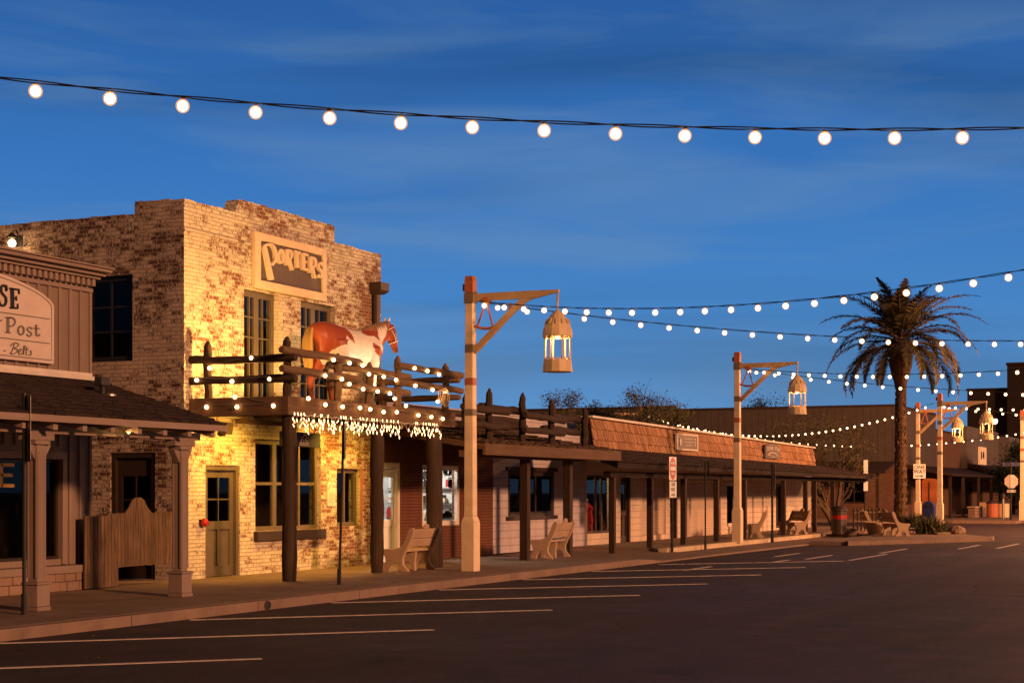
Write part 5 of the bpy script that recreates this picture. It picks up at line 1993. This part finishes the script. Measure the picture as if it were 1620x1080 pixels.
mb.build('lettering', M['sign_white'], t_)

# ---------------------------------------------------------------- plants
def palm(label, x, y, z0):
    t_ = thing('palm_tree', label, 'palm tree', (x, y, z0))
    q = random.Random(17)
    mb = MB()
    prof = []
    z = 0.0
    while z < 6.5:
        r_ = .25 - .010 * z + (.05 if int(z * 6) % 2 else 0) + (.12 * math.exp(-z * 2.2))
        prof.append((r_, z)); z += .085
    mb.lathe(prof, (0, 0, 0), 14)
    q2 = random.Random(4)
    for i in range(330):                             # old leaf bases all the way up, thick below the crown
        z = q2.uniform(.3, 8.1)
        bulge = .30 * math.exp(-((z - 7.3) / .75) ** 2)
        a = q2.uniform(0, 6.28)
        rr = .235 - .010 * z + bulge
        h_ = q2.uniform(.16, .30)
        p = Vector((rr * math.cos(a), rr * math.sin(a), z))
        o_ = Vector((math.cos(a), math.sin(a), 0))
        tt = Vector((-math.sin(a), math.cos(a), 0)) * .085
        tip = p + o_ * .07 + Vector((0, 0, h_))
        mb.hexa([p - tt - o_ * .08, p - tt + o_ * .03, p + tt + o_ * .03, p + tt - o_ * .08], [tip - tt * .5 - o_ * .05, tip - tt * .5, tip + tt * .5, tip + tt * .5 - o_ * .05])
    mb.lathe([(.24, 6.3), (.40, 6.75), (.50, 7.2), (.46, 7.7), (.33, 8.2), (.12, 8.5)], (0, 0, 0), 14)
    mb.build('trunk', M['palm_bark'], t_, local=True)
    cr = MB()
    n = 58
    for i in range(n):
        a = i * 2.39996 + q.uniform(-.2, .2)
        el = R(80 - 90 * (i / n) ** .85 + q.uniform(-7, 7))
        L_ = q.uniform(3.2, 3.9) * (.72 if i < 12 else 1)
        droop = .5 + .95 * max(0, math.cos(el)) + q.uniform(-.1, .15)
        c_, s_ = math.cos(a), math.sin(a)
        pts = []
        p = Vector((.16 * c_, .16 * s_, 8.05 + .5 * math.sin(max(0, el))))
        e = el
        m_ = 24
        for k in range(m_ + 1):
            pts.append(p.copy())
            e -= droop / m_ * (.5 + 1.3 * k / m_)
            p = p + Vector((c_ * math.cos(e), s_ * math.cos(e), math.sin(e))) * (L_ / m_)
        cr.tube(pts, [.035 * (1 - .85 * k / m_) + .004 for k in range(m_ + 1)], 5, 1)
        for k in range(3, m_ + 1):
            for h_ in range(3):
                f_ = (k + h_ / 3) / m_
                if f_ > 1: continue
                base = pts[k].lerp(pts[min(k + 1, m_)], h_ / 3)
                t = (pts[min(k + 1, m_)] - pts[k - 1]).normalized()
                sd = Vector((-s_, c_, 0))
                up = sd.cross(t).normalized()
                if up.z < 0: up = -up
                ll = .52 * math.sin(math.pi * min(1, .18 + .80 * f_)) + .06
                for s in (-1, 1):
                    d = (t * .62 + sd * s * .75 + up * q.uniform(-.05, .4) + Vector((0, 0, -.18))).normalized()
                    w_ = t * .026
                    tip = base + d * ll * q.uniform(.85, 1.1) + Vector((0, 0, -.06 * ll))
                    mid = base + d * ll * .5
                    cr.add([base - w_, base + w_, mid + w_ * 1.1, mid - w_ * 1.1, tip], [(0, 1, 2, 3), (3, 2, 4)], 0)
    cr.build('crown', [M['palm_leaf'], M['twig']], t_, local=True)
    return t_


palm('tall date palm with an arching feathery crown on the corner island', 72.9, 14.55, 0)


def tree(name, label, loc, seed, height, spread, trunk_r, levels=4, leaves=5, leaf=.10, mat='leaf', lean=(0, 0), clear=.3, forks=1, density=1.0, group=None, up=.35, cat='tree'):
    t_ = thing(name, label, cat, loc, 0, group)
    q = random.Random(seed)
    wood, fol = MB(), MB()

    def leafs(p, n, r_):
        for _ in range(n):
            c_ = p + Vector((q.gauss(0, r_), q.gauss(0, r_), q.gauss(0, r_ * .8)))
            a = Vector((q.uniform(-1, 1), q.uniform(-1, 1), q.uniform(-.6, .8))).normalized() * leaf * q.uniform(.6, 1.4)
            b = a.orthogonal().normalized() * leaf * q.uniform(.25, .5)
            fol.add([c_ - a * .5, c_ + b * .5, c_ + a * .5, c_ - b * .5], [(0, 1, 2, 3)])

    def grow(p, d, L_, r_, lv):
        pts = [p]
        n = 4
        for i in range(n):
            d = (d + Vector((q.gauss(0, .16), q.gauss(0, .16), q.gauss(0, .10) + up * .08))).normalized()
            p = p + d * (L_ / n)
            pts.append(p)
        r1 = r_ * .62
        wood.tube(pts, [r_ + (r1 - r_) * i / n for i in range(n + 1)], 7 if lv > 1 else 4)
        if lv <= 1:
            for pt in pts[1:]: leafs(pt, int(2.2 * leaves * density * q.uniform(.4, 1.6)), leaf * 1.5)
        if lv == 0: return
        kids = q.choice((2, 3, 3)) if lv > 1 else 3
        for i in range(kids):
            a = q.uniform(0, 6.28)
            sp_ = q.uniform(.45, .95) * spread
            x_ = d.orthogonal().normalized()
            y_ = d.cross(x_)
            nd = (d + (x_ * math.cos(a) + y_ * math.sin(a)) * sp_ + Vector((0, 0, up * .3))).normalized()
            grow(pts[-1] if i else pts[-1], nd, L_ * q.uniform(.62, .86), r1 * .85, lv - 1)
            if lv > 1 and q.random() < .6:
                nd2 = (d + (x_ * math.cos(a + 2) + y_ * math.sin(a + 2)) * sp_ * 1.2).normalized()
                grow(pts[2], nd2, L_ * .55, r1 * .6, lv - 2 if lv > 2 else 0)

    for k in range(forks):
        a = q.uniform(0, 6.28) if forks > 1 else 0
        d0 = Vector((lean[0] + (.45 * math.cos(a) if forks > 1 else 0), lean[1] + (.45 * math.sin(a) if forks > 1 else 0), 1)).normalized()
        grow(Vector((0, 0, -.05)), d0, height * clear, trunk_r, levels)
    wood.build('trunk', M['bark'], t_, local=True)
    fol.build('crown', M[mat], t_, local=True)
    return t_


tree('mesquite_tree', 'bushy pale green tree with bare twigs rising behind the shake parapet', (66.5, 25.8, 0), 5, 5.9, .95, .14, 4, 16, .13, 'leaf', forks=3, clear=.36)
tree('mesquite_tree', 'sparse twiggy tree poking up left of the rooftop lantern post', (66.0, 24.2, 0), 11, 5.6, .5, .10, 4, 1, .11, 'leaf', forks=2, clear=.38)
tree('evergreen_tree', 'dark dense tree behind the log fence roof', (55.5, 26.0, 0), 3, 4.3, .9, .2, 4, 12, .17, 'leaf_dark', clear=.36, forks=3)
tree('evergreen_tree', 'dark tree crown just right of the first lamp post', (58.5, 25.8, 0), 23, 4.1, .9, .18, 4, 12, .17, 'leaf_dark', clear=.36, forks=3)
tree('mesquite_tree', 'multi stemmed palo verde before the dim brick wall', (80.0, 19.3, 0), 8, 5.2, .75, .13, 4, 2, .11, 'leaf', forks=4, clear=.38)
tree('mesquite_tree', 'leafy tree above the brick corner building left of the palm', (119, 34.5, 0), 31, 7.2, .7, .2, 4, 4, .22, 'leaf_dark', forks=3, clear=.36)
tree('mesquite_tree', 'low bare bush top over the far roof beside the second lantern', (112, 43, 0), 14, 6.2, .7, .16, 4, 1, .18, 'leaf_dark', forks=3, clear=.36)
tree('evergreen_tree', 'dark round tree before the tall dim block', (118, 13.6, 0), 41, 4.8, .9, .2, 4, 10, .22, 'leaf_dark', forks=3, clear=.34)
tree('evergreen_tree', 'dark tree top beside the tall dim block at the right edge', (148, 9.5, 0), 43, 8.6, .8, .25, 4, 8, .3, 'leaf_dark', forks=2, clear=.36)
tree('evergreen_tree', 'distant low dark tree under the globe street lamp', (150, 25, 0), 47, 4.6, .9, .2, 4, 8, .26, 'leaf_dark', forks=3, clear=.3)


def tuft(name, label, x, y, z, n, h, r_, seed, mat='leaf', w=.018, cat='plant', bend=.5):
    t_ = thing(name, label, cat, (x, y, z))
    q = random.Random(seed)
    mb = MB()
    for i in range(n):
        a = q.uniform(0, 6.28)
        p = Vector((q.gauss(0, r_ * .35), q.gauss(0, r_ * .35), 0))
        e = R(q.uniform(35, 88))
        L_ = h * q.uniform(.6, 1.15)
        pts = []
        for k in range(5):
            pts.append(p.copy())
            p = p + Vector((math.cos(a) * math.cos(e), math.sin(a) * math.cos(e), math.sin(e))) * L_ / 4
            e -= bend * q.uniform(.1, .4)
        s_ = Vector((-math.sin(a), math.cos(a), 0))
        vs = []
        for k, pt in enumerate(pts):
            ww = w * (1 - (k / 4.3) ** 2)
            vs += [pt - s_ * ww, pt + s_ * ww]
        mb.add(vs, [(2 * k, 2 * k + 1, 2 * k + 3, 2 * k + 2) for k in range(4)])
    mb.build('leaves', M[mat], t_, local=True)
    mb = MB()
    mb.lathe([(r_ * .5, -.02), (r_ * .35, .05), (.02, .12)], (0, 0, 0), 9)
    mb.build('base', M['bark'], t_, local=True)
    return t_


tuft('desert_bush', 'spiky green bush at the foot of the island lamp post', 64.6, 11.75, -.02, 420, .74, .75, 9, 'leaf', .022)
tuft('flower_bed_plant', 'low dark plant with reddish tips at the foot of the palm', 72.6, 13.9, -.02, 260, .75, .7, 10, 'leaf_dark', .03)
tuft('desert_bush', 'small dark bush behind the dark litter bin', 70.5, 19.2, 0, 200, .5, .7, 12, 'leaf_dark', .03)

# ---------------------------------------------------------------- island furniture
bench('pale bench facing the far side just behind the island bench', 63.4, 13.9, R(200)).location.z = -.02
t_ = thing('plant_pot', 'round brown planter pot left of the island bench', 'plant pot', (62.4, 13.4, -.02))
mb = MB()
mb.lathe([(.24, 0), (.30, .1), (.36, .3), (.38, .34), (.36, .37), (.38, .42), (.38, .47), (.33, .47), (.32, .40)], (0, 0, 0), 18)
mb.build('pot', M['cast'], t_, local=True, smooth=False)
t_ = thing('litter_bin', 'dark litter bin with a red band at the end of the awning', 'bin', (61.6, 14.6, .0))
mb = MB()
mb.lathe([(.27, 0), (.28, .05), (.28, .58)], (0, 0, 0), 14)
mb.lathe([(.28, .73), (.28, .88), (.31, .90), (.31, .95), (.2, 1.05), (.1, 1.08)], (0, 0, 0), 14)
mb.build('bin_body', M['pipe'], t_, local=True)
mb = MB()
mb.lathe([(.284, .581), (.284, .729)], (0, 0, 0), 14)
mb.build('band', M['red'], t_, local=True)


def boulder(label, x, y, z, r_, seed):
    q = random.Random(seed)
    mb = MB()
    mb.sphere((0, 0, 0), r_, 14, 9, sz=.72)
    mb.v = [tuple(Vector(p) * (1 + .28 * mnoise.noise(Vector(p) * 2.4 / r_ + Vector((seed, 0, 0))))) for p in mb.v]
    mb.v = [(p[0] + x, p[1] + y, max(p[2], -.3 * r_) + z + .3 * r_) for p in mb.v]
    tag(mb.build('boulder', M['stone']), label, 'rock')


boulder('grey boulder at the end of the pale step', 61.9, 14.25, -.12, .34, 3)
boulder('reddish boulder on the corner island right of the bush', 64.9, 10.8, -.02, .32, 8)
t_ = thing('picket_rail', 'dark picket rail with hoop tops behind the island benches', 'railing', (69.5, 15.2, -.02))
mb = MB()
for i in range(9):
    a, b = Vector((68.4, 15.6, 0)), Vector((70.0, 14.7, 0))
    p = a.lerp(b, i / 8)
    mb.box(p.x - .03, p.x + .03, p.y - .03, p.y + .03, -.02, .85)
    mb.sphere((p.x, p.y, .88), .05, 7, 5)
for z in (.35, .72):
    mb.tube([(68.4, 15.6, z), (70.0, 14.7, z)], .03, 6)
mb.build('rails', M['pipe'], t_)
t_ = thing('mailbox', 'dark blue rounded collection box between the two lantern posts', 'mailbox', (82.6, 15.1, 0))
Mb = m_plain('dark blue enamel', (.018, .028, .11), .4, .1, 5, 0)
mb = MB()
cs = [(-.28, .12), (.28, .12), (.28, .85)] + [(.28 * math.cos(R(a)), .85 + .28 * math.sin(R(a))) for a in range(10, 180, 10)] + [(-.28, .85)]
mb.prism(cs, -.26, .26, lambda u, w, d: (d, u, w))
mb.build('box', Mb, t_, local=True, bevel=.015)
for sx in (-.2, .2):
    for sy in (-.22, .22):
        mb = MB()
        mb.box(sx - .025, sx + .025, sy - .025, sy + .025, 0, .12)
        mb.build('leg', Mb, t_, local=True)
mb = MB()
mb.box(-.275, -.262, -.17, .17, .82, .94)
mb.build('slot', M['iron'], t_, local=True)
for lab, x, y, m_ in (('orange brown litter bin by the far awning', 104.2, 15.2, 'post_red'), ('tan litter bin right next to the orange brown bin', 104.6, 14.6, 'tan_letter')):
    t_ = thing('litter_bin', lab, 'bin', (x, y, 0))
    mb = MB()
    mb.lathe([(.33, 0), (.35, .1), (.35, .85)], (0, 0, 0), 12)
    mb.build('bin_body', M[m_], t_, local=True)
    mb = MB()
    mb.lathe([(.38, .851), (.38, .92), (.2, 1.0)], (0, 0, 0), 12)
    mb.build('lid', M['pipe'], t_, local=True)
t_ = thing('meter_post', 'short grey bollard left of the stop sign', 'bollard', (99.5, 13.9, 0))
mb = MB()
mb.tube([(0, 0, 0), (0, 0, 1.2)], .07, 8)
mb.build('post', M['steel'], t_, local=True)
mb = MB()
mb.lathe([(.1, 1.2), (.13, 1.25), (.13, 1.4), (.05, 1.5)], (0, 0, 0), 10)
mb.build('head', M['pipe'], t_, local=True)
t_ = thing('globe_lamp', 'distant globe street lamp against the sky', 'street lamp', (152, 22.0, 0))
mb = MB()
mb.tube([(0, 0, 0), (0, 0, 7.6)], .12, 8)
mb.build('pole', M['iron'], t_, local=True)
mb = MB()
mb.sphere((0, 0, 7.85), .30, 12, 8)
mb.build('globe', m_emit('lit globe', (1, .75, .5), 3), t_, local=True)
mb = MB()
mb.lathe([(.34, 8.05), (.2, 8.2)], (0, 0, 0), 10)
mb.build('cap', M['iron'], t_, local=True)

# ---------------------------------------------------------------- buildings beyond the cross street
fb = thing('corner_building', 'dim brick corner building with tall weathered siding above', 'building', (105, 30, 0))
T = side(96)
mb = MB(T)
wall(mb, 19.5, 75, 0, 3.15, [(21.2, 22.6, .9, 2.3)], 0, .3)
mb.build('wall', M['far_brick'], fb)
mb = MB(T)
wbox(mb, 19.45, 33.0, 3.15, 6.55, -.02, .3)
wbox(mb, 33.01, 44.0, 3.15, 6.75, -.02, .3)
wbox(mb, 44.01, 75.0, 3.15, 6.55, -.02, .3)
y = 19.6
while y < 75:
    wbox(mb, y, y + .03, 3.16, 6.5, -.03, -.021)
    y += .42
mb.build('siding', M['corrugated'], fb)
mb = MB(T)
wbox(mb, 19.4, 33.0, 6.55, 6.66, -.08, .3)
wbox(mb, 33.01, 44.0, 6.75, 6.86, -.08, .3)
wbox(mb, 44.01, 75, 6.55, 6.66, -.08, .3)
mb.build('coping', M['beam_v'], fb)
mb = MB()
mb.hexa([(92.8, 19.4, 2.6), (95.98, 19.4, 3.2), (95.98, 27.5, 3.2), (92.8, 27.5, 2.6)], [(92.8, 19.4, 2.75), (95.98, 19.4, 3.35), (95.98, 27.5, 3.35), (92.8, 27.5, 2.75)])
mb.build('canopy', M['roof'], fb)
for y in (19.8, 23.4, 27.1):
    mb = MB()
    mb.box(93.0, 93.16, y, y + .16, 0, 2.62)
    mb.build('canopy_post', M['beam_v'], fb)
window(fb, T, 21.2, 22.6, .9, 2.3, (.5,), (.5,), 'dark_frame', .1, .1, .06, 'glass', 'window')
T = front(19.5)
mb = MB(T)
wall(mb, 96.3, 118.8, 0, 3.15, [(98.2, 101.4, .8, 2.4), (104.0, 106.3, 0, 2.7), (108.5, 111.5, .8, 2.3)], 0, .3)
wbox(mb, 109.0, 118.8, 3.15, 5.55, 0, .3)
mb.build('wall', M['far_brick'], fb)
mb = MB(T)
wbox(mb, 96.3, 108.98, 3.15, 6.55, -.02, .3)
x = 96.5
while x < 108.9:
    wbox(mb, x, x + .03, 3.16, 6.5, -.03, -.021)
    x += .42
mb.build('siding', M['corrugated'], fb)
mb = MB(T)
wbox(mb, 96.3, 108.98, 6.55, 6.66, -.08, .3)
wbox(mb, 108.98, 118.85, 5.55, 5.65, -.06, .3)
mb.build('coping', M['beam_v'], fb)
window(fb, T, 98.2, 101.4, .8, 2.4, (.33, .66), (.4,), 'dark_frame', .1, .1, .08, 'glass', 'window')
window(fb, T, 108.5, 111.5, .8, 2.3, (.5,), (.5,), 'dark_frame', .1, .1, .08, 'glass', 'window')
mb = MB()
mb.box(96.3, 118.8, 30, 30.2, 0, 6.4); mb.box(118.5, 118.8, 19.8, 30, 0, 5.4); mb.box(96.3, 118.5, 19.8, 30, 5.2, 5.4)
mb.build('shell', M['interior'], fb)
lamp('far_shop_lamp', (99.5, 21.2, 2.6), 60, (1, .75, .38), .2)
lamp('far_shop_lamp', (110, 21.2, 2.6), 25, (1, .75, .38), .2)
mb = MB()
mb.hexa([(98, 16.6, 2.5), (118.7, 16.6, 2.5), (118.7, 19.46, 3.0), (98, 19.46, 3.0)], [(98, 16.6, 2.65), (118.7, 16.6, 2.65), (118.7, 19.46, 3.2), (98, 19.46, 3.2)])
mb.build('canopy', M['roof'], fb)
for x in (98.4, 103, 109, 114.5):
    mb = MB()
    mb.box(x, x + .16, 16.7, 16.86, 0, 2.52)
    mb.build('canopy_post', M['beam_v'], fb)
# its arched orange doorway
dm = m_wood('orange stained door boards', (.52, .17, .06), (.38, .11, .035), 'v', .6)
mb = MB()
arch = [(-.45, 0), (.45, 0), (.45, 2.2)] + [(.45 * math.cos(R(a)), 2.2 + .16 * math.sin(R(a))) for a in range(10, 180, 10)] + [(-.45, 2.2)]
mb.prism(arch, 0, .6, lambda u, w, d: (97.2 + d, 17.75 + u, w))
kd = tag(mb.build('wooden_cabinet', dm, bevel=.03), 'orange arched wooden cabinet beside the mailbox', 'cabinet')
mb = MB()
mb.box(97.17, 97.197, 17.72, 17.78, .15, 2.15)
mb.build('door_slot', M['interior'], kd)

wb = thing('board_shop', 'grey weathered board shop with deep dark awning on the far right', 'shop', (129, 19.5, 0))
mb = MB(T)
wall(mb, 118.82, 146, 0, 3.2, [(121, 124, .3, 2.4), (126, 129, .3, 2.4), (132, 134, 0, 2.4), (137, 141, .3, 2.4)], 0, .3)
mb.build('wall', M['far_brick'], wb)
mb = MB(T)
wbox(mb, 118.87, 134, 3.2, 6.2, -.4, .3)
wbox(mb, 134.01, 140, 3.2, 5.9, -1.2, .3)
x = 119
while x < 133.9:
    wbox(mb, x, x + .06, 3.21, 6.15, -.43, -.401)
    x += .5
mb.build('parapet', M['grey_board'], wb)
mb = MB()
mb.hexa([(118.9, 15.8, 2.45), (146, 15.8, 2.45), (146, 19.0, 3.3), (118.9, 19.0, 3.3)], [(118.9, 15.8, 2.62), (146, 15.8, 2.62), (146, 19.0, 3.55), (118.9, 19.0, 3.55)])
mb.build('canopy', M['roof'], wb)
for x in (119.5, 125, 131, 137, 143):
    mb = MB()
    mb.box(x, x + .2, 15.9, 16.1, 0, 2.46)
    mb.build('canopy_post', M['beam_v'], wb)
for a in ((121, 124), (126, 129), (137, 141)):
    window(wb, T, a[0], a[1], .3, 2.4, (.5,), (), 'dark_frame', .1, .1, .08, 'glass', 'window')
mb = MB()
mb.box(118.9, 146, 29, 29.2, 0, 5); mb.box(145.8, 146, 19.8, 29, 0, 3.2); mb.box(118.9, 145.8, 19.8, 29, 3.2, 3.4)
mb.build('shell', M['interior'], wb)
lamp('far_shop_lamp', (127, 21, 2.5), 25, (1, .8, .4), .2)
lamp('far_shop_lamp', (138, 21, 2.5), 30, (1, .8, .4), .2)
t_ = thing('shop_sign', 'small glowing square sign with dark marks on the grey board parapet', 'sign', (124.5, 19.0, 4))
mb = MB(front(18.95))
wbox(mb, 123.6, 126.6, 3.55, 4.85, -.06, .1)
mb.build('board', m_emit('lit sign face', (1, .62, .34), .2), t_)
mb = MB(front(18.95))
mb.ribbon([(124.1, 3.95), (124.1, 4.5)], .35, idt, -.09, -.061)
mb.ribbon([(125.15, 4.45), (125.2, 4.0)], .3, idt, -.09, -.061)
mb.ribbon([(124.8, 4.1), (125.0, 4.5)], .18, idt, -.088, -.0612)
mb.build('lettering', M['sign_black'], t_)
t_ = thing('low_wall', 'low rough stone wall before the brick corner', 'wall', (105, 16.2, 0))
mb = MB()
q = random.Random(8)
for r_ in range(3):
    x = 102.6
    while x < 108.4:
        w_ = q.uniform(.3, .6)
        mb.box(x + .01, min(108.4, x + w_) - .01, 16.0 - q.uniform(0, .03), 16.4, r_ * .2, r_ * .2 + .19)
        x += w_
mb.build('stones', M['stone'], t_)
mb = MB()
mb.box(102.5, 106.4, 15.95, 16.45, .603, .68)
mb.box(107.6, 108.6, 15.9, 16.5, .603, .9)
mb.build('cap', M['cast'], t_)
tb = thing('tall_building', 'tall flat roofed dim block at the right edge of the street', 'building', (186, 16, 0))
mb = MB()
mb.box(176, 200, 8, 24.2, 0, 14.6)
mb.box(176.5, 190, 24.2, 28.3, 0, 12.1)
mb.build('walls', M['far_dark'], tb)
mb = MB()
mb.box(175.9, 200.1, 7.9, 24.3, 14.6, 14.85)
mb.box(176.4, 190.1, 24.31, 28.4, 12.1, 12.3)
mb.build('coping', M['beam_v'], tb)
rs = thing('row_building', 'distant low dark roofline closing the end of the street', 'building', (230, 10, 0))
mb = MB()
mb.box(205, 260, -20, 30, 0, 4.2)
mb.build('walls', M['far_dark'], rs)
mb = MB()
mb.box(204.7, 260, -20.3, 30.3, 4.2, 4.5)
mb.build('coping', M['beam_v'], rs)

# street lighting beyond the frame: sodium lamps on the near side of the street
lamp('street_light', (62, -3.0, 7.5), 3600, (1, .45, .19), .25)
lamp('street_light', (88, 4.0, 8.0), 9000, (1, .40, .16), .25)
lamp('street_light', (75, 2.5, 7.5), 12000, (1, .38, .13), .25)

t_ = thing('drain_outlet', 'round dark drain outlet in the kerb face near the saloon', 'drain', (21.2, 13.79, -.08))
mb = MB()
mb.tube([(21.2 + .075 * math.cos(R(a)), 13.792, -.078 + .06 * math.sin(R(a))) for a in range(0, 361, 20)], .012, 6)
mb.build('rim', M['pipe'], t_)
mb = MB()
mb.prism([(21.2 + .075 * math.cos(R(a)), -.078 + .06 * math.sin(R(a))) for a in range(0, 360, 20)], 13.788, 13.799, lambda u, w, d: (u, d, w))
mb.build('dark_disc', M['iron'], t_)  # flat dark disc standing in for the shade inside the hole
